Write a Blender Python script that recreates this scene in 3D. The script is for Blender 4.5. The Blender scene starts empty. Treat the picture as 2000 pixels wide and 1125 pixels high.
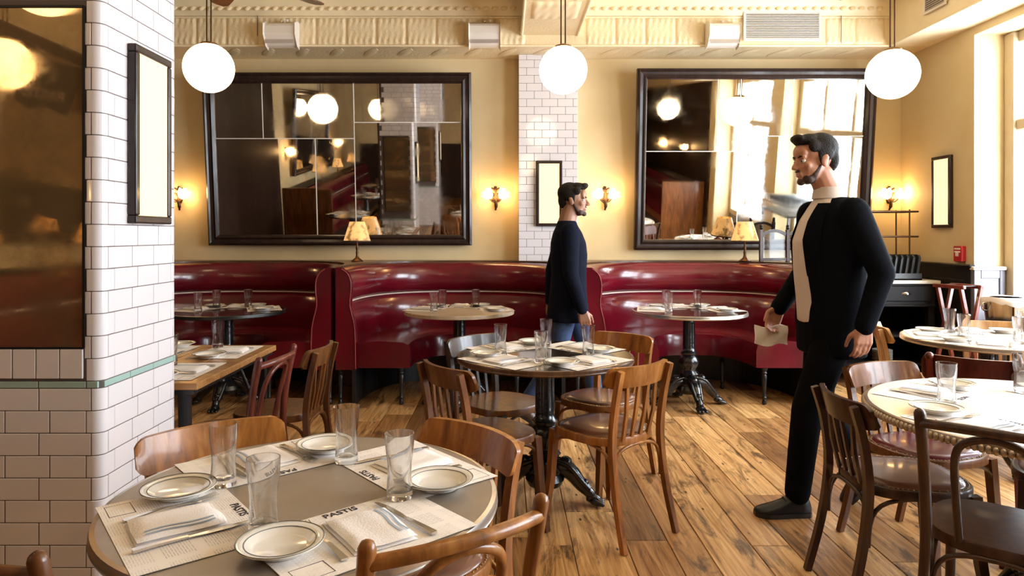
import bpy, bmesh, math, random
from mathutils import Vector, Matrix, noise
random.seed(7)
PI = math.pi
SC = bpy.context.scene
COL = SC.collection
# ------------------------------------------------------------------ camera
HC = 1.37; F = 1333.0; VX, VY = 985.0, 458.0
cam_d = bpy.data.cameras.new('camera'); cam = bpy.data.objects.new('camera', cam_d); COL.objects.link(cam)
cam.location = (0, 0, HC); cam.rotation_euler = (PI/2, 0, 0)
cam_d.sensor_width = 36.0; cam_d.lens = F/2000*36
cam_d.shift_x = (1000-VX)/2000; cam_d.shift_y = -(562.5-VY)/2000
cam_d.clip_start = 0.02
SC.camera = cam
# ------------------------------------------------------------------ world, light, exposure
wd = bpy.data.worlds.new('overcast_sky'); SC.world = wd; wd.use_nodes = True
bg = wd.node_tree.nodes['Background']; bg.inputs[0].default_value = (0.82, 0.91, 1.0, 1); bg.inputs[1].default_value = 30.0
SC.view_settings.view_transform = 'Standard'; SC.view_settings.look = 'None'
SC.view_settings.exposure = 0.0; SC.view_settings.gamma = 1.0; SC.view_settings.use_curve_mapping = False
cy = SC.cycles
cy.use_denoising = True
cy.max_bounces = 14; cy.diffuse_bounces = 4; cy.glossy_bounces = 6; cy.transmission_bounces = 12; cy.transparent_max_bounces = 16
cy.caustics_reflective = False; cy.caustics_refractive = False
cy.sample_clamp_indirect = 6.0; cy.blur_glossy = 0.5
WINDOWS = [(3.45, 5.78), (0.6, 3.0)]      # y spans of the window bays in the right wall
XW, XR = 4.31, 3.98                                       # glazing plane and wall face
for i, (a, b) in enumerate(WINDOWS):                      # daylight portals in the window openings
    ld = bpy.data.lights.new('daylight_portal', 'AREA'); ld.shape = 'RECTANGLE'; ld.size = 2.5; ld.size_y = b-a; ld.cycles.is_portal = True
    lo = bpy.data.objects.new('daylight_portal', ld); COL.objects.link(lo)
    lo.location = (XW+0.08, (a+b)/2, 1.8); lo.rotation_euler = (0, PI/2, 0)
GLOBE_L, SCONCE_L, BOX_L, SHADE_L = 8.5, 34.0, 1.15, 3.2
GLOBE_C, SCONCE_C, BOX_C, SHADE_C = (1.0, .73, .42), (1.0, .60, .25), (1.0, .80, .47), (1.0, .52, .17)

# ------------------------------------------------------------------ helpers
def pt(x, y, Y): return Vector(((x-VX)/F*Y, Y, HC-(y-VY)/F*Y))
def atz(x, y, z):
    Y = F*(HC-z)/(y-VY); return Vector(((x-VX)/F*Y, Y, z))
def lerp(a, b, t): return a+(b-a)*t

class MB:
    def __init__(s): s.v = []; s.f = []
    def add(s, vs, fs):
        n = len(s.v); s.v += [tuple(v) for v in vs]; s.f += [tuple(i+n for i in f) for f in fs]; return s
    def box(s, c, d, M=None):
        x, y, z = d[0]/2, d[1]/2, d[2]/2
        vs = [Vector(p) for p in ((-x,-y,-z),(x,-y,-z),(x,y,-z),(-x,y,-z),(-x,-y,z),(x,-y,z),(x,y,z),(-x,y,z))]
        c = Vector(c)
        vs = [c+(M @ v if M else v) for v in vs]
        return s.add(vs, [(0,3,2,1),(4,5,6,7),(0,1,5,4),(1,2,6,5),(2,3,7,6),(3,0,4,7)])
    def span(s, x0, x1, y0, y1, z0, z1):
        return s.box(((x0+x1)/2,(y0+y1)/2,(z0+z1)/2), (abs(x1-x0),abs(y1-y0),abs(z1-z0)))
    def lathe(s, prof, n=24, c=(0,0,0), mod=None, ring=False):
        vs = []; fs = []; c = Vector(c)
        if ring: prof = list(prof)+[prof[0]]
        m = len(prof)
        for (r, z) in prof:
            for k in range(n):
                a = 2*PI*k/n; q = r*(mod(a, z) if mod else 1)
                vs.append(c+Vector((q*math.cos(a), q*math.sin(a), z)))
        for i in range(m-1):
            for k in range(n):
                k2 = (k+1) % n
                fs.append((i*n+k, i*n+k2, (i+1)*n+k2, (i+1)*n+k))
        if ring: return s.add(vs, fs)
        if prof[0][0] > 1e-5: fs.append(tuple(range(n-1, -1, -1)))
        if prof[-1][0] > 1e-5: fs.append(tuple((m-1)*n+k for k in range(n)))
        return s.add(vs, fs)
    def sweep(s, pts, prof, up=(0,0,1), closed=False, scale=None, cap=True):
        """prof: list of (a,b) in the frame side/up; the side axis = tangent x up"""
        P = [Vector(p) for p in pts]; n = len(P); m = len(prof); vs = []; fs = []
        U = Vector(up)
        for i, p in enumerate(P):
            if closed: t = P[(i+1) % n]-P[i-1]
            else: t = P[min(i+1,n-1)]-P[max(i-1,0)]
            t.normalize(); sd = t.cross(U)
            if sd.length < 1e-4: sd = t.cross(Vector((0,1,0)))
            sd.normalize(); uu = sd.cross(t).normalized()
            k = scale[i] if scale else 1
            for (a, b) in prof: vs.append(p+sd*a*k+uu*b*k)
        R = n if closed else n-1
        for i in range(R):
            j = (i+1) % n
            for k in range(m):
                k2 = (k+1) % m
                fs.append((i*m+k, i*m+k2, j*m+k2, j*m+k))
        if not closed and cap:
            fs.append(tuple(range(m-1,-1,-1))); fs.append(tuple((n-1)*m+k for k in range(m)))
        return s.add(vs, fs)
    def tube(s, pts, r, n=8, closed=False):
        """round tube, radius number or list, parallel transport frame"""
        P = [Vector(p) for p in pts]; N = len(P); vs = []; fs = []
        rr = r if isinstance(r, (list, tuple)) else [r]*N
        T = []
        for i in range(N):
            t = (P[(i+1) % N]-P[i-1]) if closed else P[min(i+1,N-1)]-P[max(i-1,0)]
            T.append(t.normalized())
        a = T[0].orthogonal().normalized()
        for i in range(N):
            a = (a-T[i]*a.dot(T[i]))
            a = a.normalized() if a.length > 1e-6 else T[i].orthogonal().normalized()
            b = T[i].cross(a)
            for k in range(n):
                q = 2*PI*k/n; vs.append(P[i]+(a*math.cos(q)+b*math.sin(q))*rr[i])
        R = N if closed else N-1
        for i in range(R):
            j = (i+1) % N
            for k in range(n):
                k2 = (k+1) % n; fs.append((i*n+k, i*n+k2, j*n+k2, j*n+k))
        if not closed:
            fs.append(tuple(range(n-1,-1,-1))); fs.append(tuple((N-1)*n+k for k in range(n)))
        return s.add(vs, fs)
    def prism(s, poly, z0, z1):
        n = len(poly)
        vs = [(x,y,z0) for x,y in poly]+[(x,y,z1) for x,y in poly]
        fs = [tuple(range(n-1,-1,-1)), tuple(range(n,2*n))]+[(k,(k+1)%n,n+(k+1)%n,n+k) for k in range(n)]
        return s.add(vs, fs)
    def ball(s, c, r, nu=12, nv=8, M=None):
        r = r if isinstance(r, (tuple, list)) else (r,r,r); c = Vector(c); vs = []; fs = []
        def put(x, y, z):
            v = Vector((x*r[0], y*r[1], z*r[2])); vs.append(c+(M @ v if M else v))
        put(0,0,-1)
        for i in range(1, nv):
            t = PI*i/nv
            for k in range(nu):
                a = 2*PI*k/nu; put(math.sin(t)*math.cos(a), math.sin(t)*math.sin(a), -math.cos(t))
        put(0,0,1); top = len(vs)-1
        for k in range(nu): fs.append((0, 1+(k+1)%nu, 1+k)); fs.append((top, top-nu+k, top-nu+(k+1)%nu))
        for i in range(nv-2):
            for k in range(nu):
                k2 = (k+1)%nu; fs.append((1+i*nu+k, 1+i*nu+k2, 1+(i+1)*nu+k2, 1+(i+1)*nu+k))
        return s.add(vs, fs)
    def cone(s, p0, p1, r0, r1, n=12):
        """tapered capsule"""
        p0, p1 = Vector(p0), Vector(p1); L = (p1-p0); d = L.normalized(); pts = []; rs = []
        for a in (-.98,-.8,-.5,0): pts.append(p0+d*r0*a); rs.append(r0*math.sqrt(max(1-a*a,.01)))
        for a in (0,.5,.8,.98): pts.append(p1+d*r1*a); rs.append(r1*math.sqrt(max(1-a*a,.01)))
        return s.tube(pts, rs, n)
    def mesh(s, name, smooth=None, bevel=0, segs=1):
        me = bpy.data.meshes.new(name); me.from_pydata(s.v, [], s.f)
        bm = bmesh.new(); bm.from_mesh(me)
        if bevel:
            bmesh.ops.bevel(bm, geom=[e for e in bm.edges if len(e.link_faces)==2 and e.calc_face_angle(0) > .5], offset=bevel, segments=segs, affect='EDGES', profile=.5, clamp_overlap=True)
        bmesh.ops.recalc_face_normals(bm, faces=bm.faces)
        bm.to_mesh(me); bm.free()
        if smooth is not None:
            me.polygons.foreach_set('use_smooth', [True]*len(me.polygons)); me.set_sharp_from_angle(angle=math.radians(smooth))
        return me
    def build(s, name, mat, parent=None, smooth=None, bevel=0, segs=1):
        return link(name, s.mesh(name, smooth, bevel, segs), mat, parent)

def link(name, me, mat=None, parent=None):
    o = bpy.data.objects.new(name, me)
    if mat is not None and not me.materials: me.materials.append(mat)
    COL.objects.link(o); o.parent = parent
    return o
def tag(o, label, cat, group=None):
    o['label'] = label; o['category'] = cat
    if group: o['group'] = group
    return o
def thing(name, label=None, cat=None, loc=(0,0,0), rz=0, group=None):
    o = bpy.data.objects.new(name, None); COL.objects.link(o); o.location = loc; o.rotation_euler = (0,0,rz); o.empty_display_size = .1
    if label: tag(o, label, cat, group)
    return o
def struct(o, label=None):
    o['kind'] = 'structure'
    if label: o['label'] = label
    return o
KIDS = {}
def copy_tree(root, loc=None, rz=None, label=None, group=None):
    allobs = list(COL.objects)
    def rec(o, par):
        c = o.copy(); COL.objects.link(c); c.parent = par
        for ch in [q for q in allobs if q.parent == o]: rec(ch, c)
        return c
    c = rec(root, None)
    if loc is not None: c.location = loc
    if rz is not None: c.rotation_euler = (0,0,rz)
    if label: c['label'] = label
    if group: c['group'] = group
    return c
def face_to(dx, dy): return math.atan2(-dx, dy)          # rz that turns local +Y to (dx,dy)
def bez(p0, p1, p2, p3, n=12):
    p0,p1,p2,p3 = map(Vector, (p0,p1,p2,p3)); out = []
    for i in range(n+1):
        t = i/n; out.append(p0*(1-t)**3+p1*3*t*(1-t)**2+p2*3*t*t*(1-t)+p3*t**3)
    return out
def spline(P, k=6):
    P = [Vector(p) for p in P]; out = []
    for i in range(len(P)-1):
        a = P[max(i-1,0)]; b = P[i]; c = P[i+1]; d = P[min(i+2,len(P)-1)]
        for j in range(k):
            t = j/k; out.append(.5*((2*b)+(c-a)*t+(2*a-5*b+4*c-d)*t*t+(3*b-a-3*c+d)*t**3))
    out.append(P[-1]); return out
def circ(n, r): return [(r*math.cos(2*PI*k/n), r*math.sin(2*PI*k/n)) for k in range(n)]
def sup(n, a, b, e=2.6):
    out = []
    for k in range(n):
        t = 2*PI*k/n; c, s_ = math.cos(t), math.sin(t)
        out.append((a*abs(c)**(2/e)*(1 if c>=0 else -1), b*abs(s_)**(2/e)*(1 if s_>=0 else -1)))
    return out
def text_mesh(txt, size, depth=0.0006):
    cu = bpy.data.curves.new('lettering', 'FONT'); cu.body = txt; cu.size = size; cu.extrude = depth; cu.align_x = 'CENTER'; cu.align_y = 'CENTER'; cu.resolution_u = 3; cu.offset = size*.012
    o = bpy.data.objects.new('lettering_source', cu); COL.objects.link(o)
    bpy.context.view_layer.update()
    me = bpy.data.meshes.new_from_object(o.evaluated_get(bpy.context.evaluated_depsgraph_get()))
    bpy.data.objects.remove(o); bpy.data.curves.remove(cu); me.materials.clear()
    return me

# ------------------------------------------------------------------ materials
def newmat(name):
    m = bpy.data.materials.new(name); m.use_nodes = True; nt = m.node_tree
    return m, nt, nt.nodes['Principled BSDF']
def N(nt, t, **kw):
    n = nt.nodes.new(t)
    for k, v in kw.items():
        if k.startswith('i_'): n.inputs[k[2:].replace('_', ' ')].default_value = v
        else: setattr(n, k, v)
    return n
def ramp(nt, fac, stops):
    r = nt.nodes.new('ShaderNodeValToRGB'); nt.links.new(fac, r.inputs[0]); e = r.color_ramp.elements
    while len(e) < len(stops): e.new(.5)
    for q, (p, c) in zip(e, stops): q.position = p; q.color = (*c, 1) if len(c)==3 else c
    return r
def coords(nt, kind='Object', scale=(1,1,1), rnd=False):
    tc = N(nt, 'ShaderNodeTexCoord'); mp = N(nt, 'ShaderNodeMapping'); mp.inputs['Scale'].default_value = scale
    nt.links.new(tc.outputs[kind], mp.inputs['Vector'])
    if rnd:
        oi = N(nt, 'ShaderNodeObjectInfo'); ml = N(nt, 'ShaderNodeMath', operation='MULTIPLY'); ml.inputs[1].default_value = 37.0
        nt.links.new(oi.outputs['Random'], ml.inputs[0]); nt.links.new(ml.outputs[0], mp.inputs['Location'])
    return mp.outputs[0]
def plain(name, c, rough=.5, metal=0, spec=.5, var=.0, vscale=6, bump=0, bscale=60, coat=0, c2=None, coatr=.08, kind='Object', sscale=(1,1,1)):
    m, nt, b = newmat(name)
    b.inputs['Base Color'].default_value = (*c, 1); b.inputs['Roughness'].default_value = rough; b.inputs['Metallic'].default_value = metal
    b.inputs['Specular IOR Level'].default_value = spec; b.inputs['Coat Weight'].default_value = coat; b.inputs['Coat Roughness'].default_value = coatr
    if var or c2:
        v = coords(nt, kind, sscale); n = N(nt, 'ShaderNodeTexNoise', i_Scale=vscale, i_Detail=5.0); nt.links.new(v, n.inputs['Vector'])
        lo = c2 if c2 else tuple(q*(1-var) for q in c); hi = c if c2 else tuple(min(1,q*(1+var)) for q in c)
        r = ramp(nt, n.outputs['Fac'], [(.3, lo), (.7, hi)]); nt.links.new(r.outputs[0], b.inputs['Base Color'])
    if bump:
        v = coords(nt, kind, sscale); n = N(nt, 'ShaderNodeTexNoise', i_Scale=bscale, i_Detail=3.0); nt.links.new(v, n.inputs['Vector'])
        bp = N(nt, 'ShaderNodeBump', i_Strength=bump, i_Distance=.01); nt.links.new(n.outputs['Fac'], bp.inputs['Height']); nt.links.new(bp.outputs[0], b.inputs['Normal'])
    return m
def wood(name, dark, mid, light, rough=.36, coat=.22, scale=(26,26,3), rnd=.25, bump=.05):
    m, nt, b = newmat(name)
    v = coords(nt, 'Object', scale, True); n = N(nt, 'ShaderNodeTexNoise', i_Scale=1.0, i_Detail=6.0, i_Roughness=.6, i_Distortion=.6); nt.links.new(v, n.inputs['Vector'])
    r = ramp(nt, n.outputs['Fac'], [(.28, dark), (.5, mid), (.75, light)])
    oi = N(nt, 'ShaderNodeObjectInfo'); mr = N(nt, 'ShaderNodeMapRange'); mr.inputs['To Min'].default_value = 1-rnd; mr.inputs['To Max'].default_value = 1+rnd
    nt.links.new(oi.outputs['Random'], mr.inputs['Value'])
    h = N(nt, 'ShaderNodeHueSaturation'); nt.links.new(mr.outputs[0], h.inputs['Value']); nt.links.new(r.outputs[0], h.inputs['Color']); nt.links.new(h.outputs[0], b.inputs['Base Color'])
    b.inputs['Roughness'].default_value = rough; b.inputs['Specular IOR Level'].default_value = .3; b.inputs['Coat Weight'].default_value = coat; b.inputs['Coat Roughness'].default_value = .09
    if bump:
        bp = N(nt, 'ShaderNodeBump', i_Strength=bump, i_Distance=.004); nt.links.new(n.outputs['Fac'], bp.inputs['Height']); nt.links.new(bp.outputs[0], b.inputs['Normal'])
    return m
def emit(name, c, s, var=0, base=(.8,.75,.65)):
    m, nt, b = newmat(name); b.inputs['Base Color'].default_value = (*base,1); b.inputs['Emission Color'].default_value = (*c,1); b.inputs['Emission Strength'].default_value = s; b.inputs['Roughness'].default_value = .3
    if var:
        v = coords(nt, 'Object', (1,1,1)); n = N(nt, 'ShaderNodeTexNoise', i_Scale=14.0, i_Detail=4.0); nt.links.new(v, n.inputs['Vector'])
        r = ramp(nt, n.outputs['Fac'], [(.40, tuple(q*(1-var) for q in c)), (.5, c)]); nt.links.new(r.outputs[0], b.inputs['Emission Color'])
    return m
def glass(name, tint=(1,1,1), clear=.9):
    """thin clear glass: light goes straight through, with a fresnel reflection"""
    m, nt, b = newmat(name); nt.nodes.remove(b); out = nt.nodes['Material Output']
    t = N(nt, 'ShaderNodeBsdfTransparent'); t.inputs[0].default_value = (*[q*clear for q in tint],1)
    g = N(nt, 'ShaderNodeBsdfGlossy'); g.inputs['Roughness'].default_value = .03
    lw = N(nt, 'ShaderNodeLayerWeight'); lw.inputs[0].default_value = .25
    r = ramp(nt, lw.outputs['Facing'], [(.0, (.03,)*3), (.7, (.07,)*3), (1, (.5,)*3)])
    mx = N(nt, 'ShaderNodeMixShader'); nt.links.new(r.outputs[0], mx.inputs[0]); nt.links.new(t.outputs[0], mx.inputs[1]); nt.links.new(g.outputs[0], mx.inputs[2]); nt.links.new(mx.outputs[0], out.inputs[0])
    return m
def mirror(name, c=(.8,.78,.74), foxing=.3, rough=.015, metal=1):
    m, nt, b = newmat(name); b.inputs['Metallic'].default_value = metal
    v = coords(nt, 'Object', (1,1,1), True); n = N(nt, 'ShaderNodeTexNoise', i_Scale=3.2, i_Detail=9.0, i_Roughness=.68); nt.links.new(v, n.inputs['Vector'])
    r = ramp(nt, n.outputs['Fac'], [(.30, tuple(q*(1-foxing) for q in c)), (.62, c)]); nt.links.new(r.outputs[0], b.inputs['Base Color'])
    r2 = ramp(nt, n.outputs['Fac'], [(.25, (rough+foxing*.35,)*3), (.55, (rough,)*3)]); nt.links.new(r2.outputs[0], b.inputs['Roughness'])
    return m

W_HONEY = wood('chair_wood_honey', (.12,.040,.0075), (.27,.098,.019), (.42,.175,.040))
W_OAK = wood('chair_wood_blond', (.26,.13,.045), (.43,.235,.095), (.56,.34,.16))
W_BROWN = wood('chair_wood_brown', (.055,.018,.005), (.125,.043,.011), (.21,.078,.021))
W_DARK = wood('chair_wood_dark', (.016,.007,.004), (.042,.017,.009), (.085,.035,.018))
W_RED = wood('chair_wood_red', (.055,.010,.006), (.115,.022,.012), (.19,.042,.02))
W_GREY = wood('chair_wood_grey', (.020,.014,.012), (.045,.031,.026), (.085,.06,.05))
W_FRAME = wood('mirror_frame_wood', (.010,.005,.004), (.022,.010,.008), (.045,.022,.016), rough=.4, rnd=.1)
W_TABLE = wood('table_wood', (.16,.07,.022), (.30,.145,.05), (.42,.23,.09), scale=(3,26,26))
M_LEATHER = plain('red_leather', (.118,.0028,.0105), .22, spec=.5, var=.3, vscale=3, bump=.10, bscale=9, coat=.3, coatr=.1)
M_LEATHER2 = plain('burgundy_seat_leather', (.13,.012,.018), .3, var=.2, coat=.2)
M_BROWNLEA = plain('brown_seat_leather', (.13,.05,.028), .33, var=.25, coat=.25)
M_LAV = plain('lavender_seat_leather', (.16,.10,.13), .35, var=.15)
M_PIPING = plain('white_piping', (.75,.62,.56), .5)
M_IRON = plain('black_cast_iron', (.008,.008,.010), .22, spec=.7, bump=.25, bscale=40)
M_BLACK = plain('black_paint', (.012,.011,.012), .35)
M_ZINC = plain('zinc_top', (.35,.295,.24), .42, metal=.55, var=.14, vscale=5, bump=.03, bscale=9)
M_ZINCRIM = plain('zinc_rim', (.52,.48,.43), .28, metal=.9, var=.1, vscale=9)
M_MARBLE = plain('pale_marble', (.72,.66,.58), .22, var=.1, vscale=4)
M_DKTOP = plain('dark_table_top', (.030,.017,.012), .16, coat=.5, var=.3, vscale=4)
M_PALETOP = plain('pale_oak_top', (.50,.40,.29), .35, var=.2, vscale=7, sscale=(1,8,1))
M_BEAD = plain('pewter_beading', (.38,.30,.22), .33, metal=.7, var=.2)
M_PAPER = None
M_NAPKIN = plain('white_linen', (.84,.79,.77), .85, bump=.15, bscale=240)
M_STRIPE = plain('napkin_stripe', (.36,.43,.52), .85)
M_CHINA = plain('white_china', (.80,.76,.70), .12, spec=.6, coat=.5)
M_CHINALINE = plain('china_green_line', (.10,.10,.085), .2)
M_STEEL = plain('cutlery_steel', (.62,.60,.57), .2, metal=1)
M_INK = plain('print_ink', (.035,.030,.045), .8)
M_TILE = plain('white_glazed_tile', (.70,.66,.675), .10, spec=.6, coat=.5, coatr=.04, bump=.03, bscale=7)
M_TEAL = plain('celadon_liner_tile', (.33,.47,.43), .12, coat=.5, coatr=.05)
M_GROUT = plain('dark_grout', (.10,.075,.07), .9)
M_WALL = plain('aged_cream_plaster', (.68,.545,.325), .62, c2=(.57,.43,.22), vscale=1.5, bump=.06, bscale=14)
M_WALLR = plain('cream_plaster_reveal', (.80,.74,.60), .6, var=.04, bump=.04, bscale=14)
M_TIN = plain('painted_tin_ceiling', (.80,.665,.43), .42, c2=(.70,.55,.33), vscale=3, bump=.5, bscale=42)
M_TIN2 = plain('painted_tin_plain', (.80,.67,.44), .45, var=.06, vscale=4, bump=.1, bscale=30)
M_WHITE = plain('white_paint', (.72,.65,.57), .45)
M_DKPANEL = plain('black_stained_panel', (.008,.006,.006), .5, spec=.18, var=.3)
M_GREYPANEL = plain('grey_painted_panel', (.12,.115,.13), .35, var=.15)
M_TAN = plain('tan_window_paint', (.46,.37,.25), .5, var=.08)
M_BRONZE = plain('aged_bronze', (.085,.045,.022), .38, metal=.8, var=.3)
M_BRASS = plain('aged_brass', (.30,.17,.07), .35, metal=.9)
M_REDPAINT = plain('fire_alarm_red', (.42,.015,.02), .35)
M_DKWALL = plain('dark_stained_panelling', (.026,.012,.007), .5, spec=.25, var=.4, vscale=4, sscale=(1,1,.2))
M_NAIL = plain('brass_nailheads', (.36,.24,.12), .3, metal=1)
M_GLOBE = emit('opal_globe_lit', GLOBE_C, GLOBE_L)
M_TULIP = emit('tulip_glass_lit', SCONCE_C, SCONCE_L)
M_BOX = emit('lightbox_panel_lit', BOX_C, BOX_L, base=(.45,.33,.17))
M_SHADE = emit('painted_shade_lit', SHADE_C, SHADE_L*.30, var=.82, base=(.45,.26,.10))
M_BULB = emit('lamp_bulb_lit', SHADE_C, 30)
M_GLASS = glass('tumbler_glass', (1,1,1), .93)
M_PANE = glass('window_glass', (1,1,1), .97)
M_MIR = mirror('old_mirror_glass', (.74,.70,.64), .22)
M_MIRFOX = mirror('foxed_mirror_glass', (.52,.35,.18), .45, .025, .80)
def paper():
    m, nt, b = newmat('printed_paper'); b.inputs['Roughness'].default_value = .8
    v = coords(nt, 'Object', (1,1,1)); sx = N(nt, 'ShaderNodeSeparateXYZ'); nt.links.new(v, sx.inputs[0])
    # columns of fine print: thin lines broken by noise, only in blocks
    br = N(nt, 'ShaderNodeTexBrick'); br.offset = .37; br.inputs['Scale'].default_value = 1.0; br.inputs['Brick Width'].default_value = .021; br.inputs['Row Height'].default_value = .0052; br.inputs['Mortar Size'].default_value = .0019; br.inputs['Mortar Smooth'].default_value = .2
    br.inputs['Color1'].default_value = (.40,.36,.36,1); br.inputs['Color2'].default_value = (.62,.57,.55,1); br.inputs['Mortar'].default_value = (.88,.815,.76,1); nt.links.new(v, br.inputs['Vector'])
    b2 = N(nt, 'ShaderNodeTexBrick'); b2.offset = 0; b2.inputs['Scale'].default_value = 1.0; b2.inputs['Brick Width'].default_value = .085; b2.inputs['Row Height'].default_value = .075; b2.inputs['Mortar Size'].default_value = .009; b2.inputs['Mortar Smooth'].default_value = 0
    b2.inputs['Color1'].default_value = (.75,.75,.75,1); b2.inputs['Color2'].default_value = (.35,.35,.35,1); b2.inputs['Mortar'].default_value = (0,0,0,1); nt.links.new(v, b2.inputs['Vector'])
    mx = N(nt, 'ShaderNodeMix', data_type='RGBA'); mx.inputs['A'].default_value = (.88,.815,.76,1); nt.links.new(b2.outputs['Color'], mx.inputs['Factor']); nt.links.new(br.outputs['Color'], mx.inputs['B']); nt.links.new(mx.outputs['Result'], b.inputs['Base Color'])
    return m
M_PAPER = paper()
def plank_mat():
    m, nt, b = newmat('reclaimed_floor_boards'); b.inputs['Specular IOR Level'].default_value = .5
    oi = N(nt, 'ShaderNodeObjectInfo')
    v = coords(nt, 'Object', (17,.9,1), True); n = N(nt, 'ShaderNodeTexNoise', i_Scale=1.6, i_Detail=8.0, i_Roughness=.66, i_Distortion=1.6); nt.links.new(v, n.inputs['Vector'])
    base = ramp(nt, n.outputs['Fac'], [(.30, (.20,.085,.027)), (.42, (.40,.21,.078)), (.56, (.56,.335,.145)), (.74, (.72,.49,.25))])
    oir = ramp(nt, oi.outputs['Random'], [(0, (.36,.29,.24)), (.18, (.78,.67,.56)), (.5, (1.12,1.09,1.03)), (1, (1.4,1.4,1.35))])
    mu = N(nt, 'ShaderNodeMix', data_type='RGBA', blend_type='MULTIPLY'); mu.inputs['Factor'].default_value = 1; nt.links.new(base.outputs[0], mu.inputs['A']); nt.links.new(oir.outputs[0], mu.inputs['B'])
    # dark worn stains, stretched along the board
    v2 = coords(nt, 'Object', (7,1.7,1), True); n2 = N(nt, 'ShaderNodeTexNoise', i_Scale=1.3, i_Detail=7.0, i_Roughness=.72, i_Distortion=.8); nt.links.new(v2, n2.inputs['Vector'])
    st = ramp(nt, n2.outputs['Fac'], [(.515, (0,0,0)), (.63, (.88,.88,.88))])
    m2 = N(nt, 'ShaderNodeMix', data_type='RGBA'); nt.links.new(st.outputs[0], m2.inputs['Factor']); nt.links.new(mu.outputs['Result'], m2.inputs['A']); m2.inputs['B'].default_value = (.060,.026,.011,1)
    v3 = coords(nt, 'Object', (9,4,1), True); vo = N(nt, 'ShaderNodeTexVoronoi', i_Scale=1.5); nt.links.new(v3, vo.inputs['Vector'])
    kn = ramp(nt, vo.outputs['Distance'], [(.05, (1,1,1)), (.11, (0,0,0))])
    m3 = N(nt, 'ShaderNodeMix', data_type='RGBA'); nt.links.new(kn.outputs[0], m3.inputs['Factor']); nt.links.new(m2.outputs['Result'], m3.inputs['A']); m3.inputs['B'].default_value = (.03,.014,.008,1)
    nt.links.new(m3.outputs['Result'], b.inputs['Base Color'])
    rr = ramp(nt, n.outputs['Fac'], [(.3, (.45,)*3), (.7, (.30,)*3)]); nt.links.new(rr.outputs[0], b.inputs['Roughness'])
    bp = N(nt, 'ShaderNodeBump', i_Strength=.2, i_Distance=.004); nt.links.new(n.outputs['Fac'], bp.inputs['Height']); nt.links.new(bp.outputs[0], b.inputs['Normal'])
    return m
M_PLANK = plank_mat()
# ================================================================== THE SETTING
YB = 6.85; XL = -4.0; YF = -6.0; ZC = 3.54
# floor of separate reclaimed boards
floor = struct(MB().span(XL, XW+.1, YF, YB, -.09, -.022).build('floor', M_GROUT), 'floor of worn reclaimed wooden boards')
fr = random.Random(11); x = XL
while x < XW+.05:
    w = fr.choice((.15,.17,.19,.21,.24,.27)); w = min(w, XW+.09-x)
    if w < .05: break
    y = .9-fr.random()*1.2
    while y < YB:
        L = fr.uniform(1.3, 3.1); y1 = min(y+L, YB)
        if YB-y1 < .4: y1 = YB
        b = MB().span(-w/2+.0018, w/2-.0018, -(y1-y)/2+.0015, (y1-y)/2-.0015, -.022, 0).build('plank', M_PLANK, floor, bevel=.002)
        b.location = (x+w/2, (y+y1)/2, fr.uniform(-.0012,0))
        y = y1
    b = MB().span(-w/2+.002, w/2-.002, YF, .9-1.25, -.022, -.002).build('plank', M_PLANK, floor); b.location = (x+w/2, 0, 0)
    x += w
# short pieces that close the ragged board ends behind the camera
struct(MB().span(XL, XW+.1, -.4, .95, -.05, -.019).build('floor_underlay', M_PLANK), 'boards under the front tables')

struct(MB().span(XL-.1, XW+.2, YB, YB+.12, -.05, 3.7).build('wall_back', M_WALL), 'aged cream plaster wall behind the red booths')
mb = MB().span(XL-.1, XL, 1.3, YB, -.05, 3.7)
struct(mb.build('wall_left_panelled', M_DKWALL), 'dark stained panelled wall')
struct(MB().span(XL-.1, XL, YF, 1.3, -.05, 3.7).build('wall_left', M_WALL), 'cream plaster wall above the long bench')
wf = struct(MB().span(XL-.1, XW+.2, YF-.1, YF, -.05, 3.7).build('wall_front', M_WALL), 'cream plaster wall behind the viewpoint')
MB().span(.55, XW, YF, YF+.02, 1.55, 3.12).build('dark_panelling', M_DKWALL, wf)
MB().span(XL, XW, YF, YF+.02, 0, 1.55).build('dark_panelling', M_DKWALL, wf)
me_ = text_mesh('BUVETTE', .165, .004); me_.materials.append(plain('pale_lettering', (.75,.62,.55), .6))
o_ = link('lettering', me_, None, wf); o_.location = (-.10, YF+.026, 1.20); o_.rotation_euler = (PI/2, 0, 0)
MB().add([(-.98,YF+.03,3.42),(-.2,YF+.03,3.42),(-.10,YF+.35,3.05),(-.16,YF+.36,2.72),(-.40,YF+.36,2.62),(-.65,YF+.36,2.70),(-.98,YF+.36,2.62),(-1.06,YF+.35,3.05)], [(0,1,2,7),(7,2,3,4,5,6)]).build('dark_valance', plain('charcoal_canvas', (.03,.03,.035), .9), wf)
me_ = text_mesh('PASTIS', .22, .004); me_.materials.append(bpy.data.materials['pale_lettering'])
o_ = link('lettering', me_, None, wf); o_.location = (-.58, YF+.372, 2.87); o_.rotation_euler = (PI/2, 0, 0)
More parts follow.
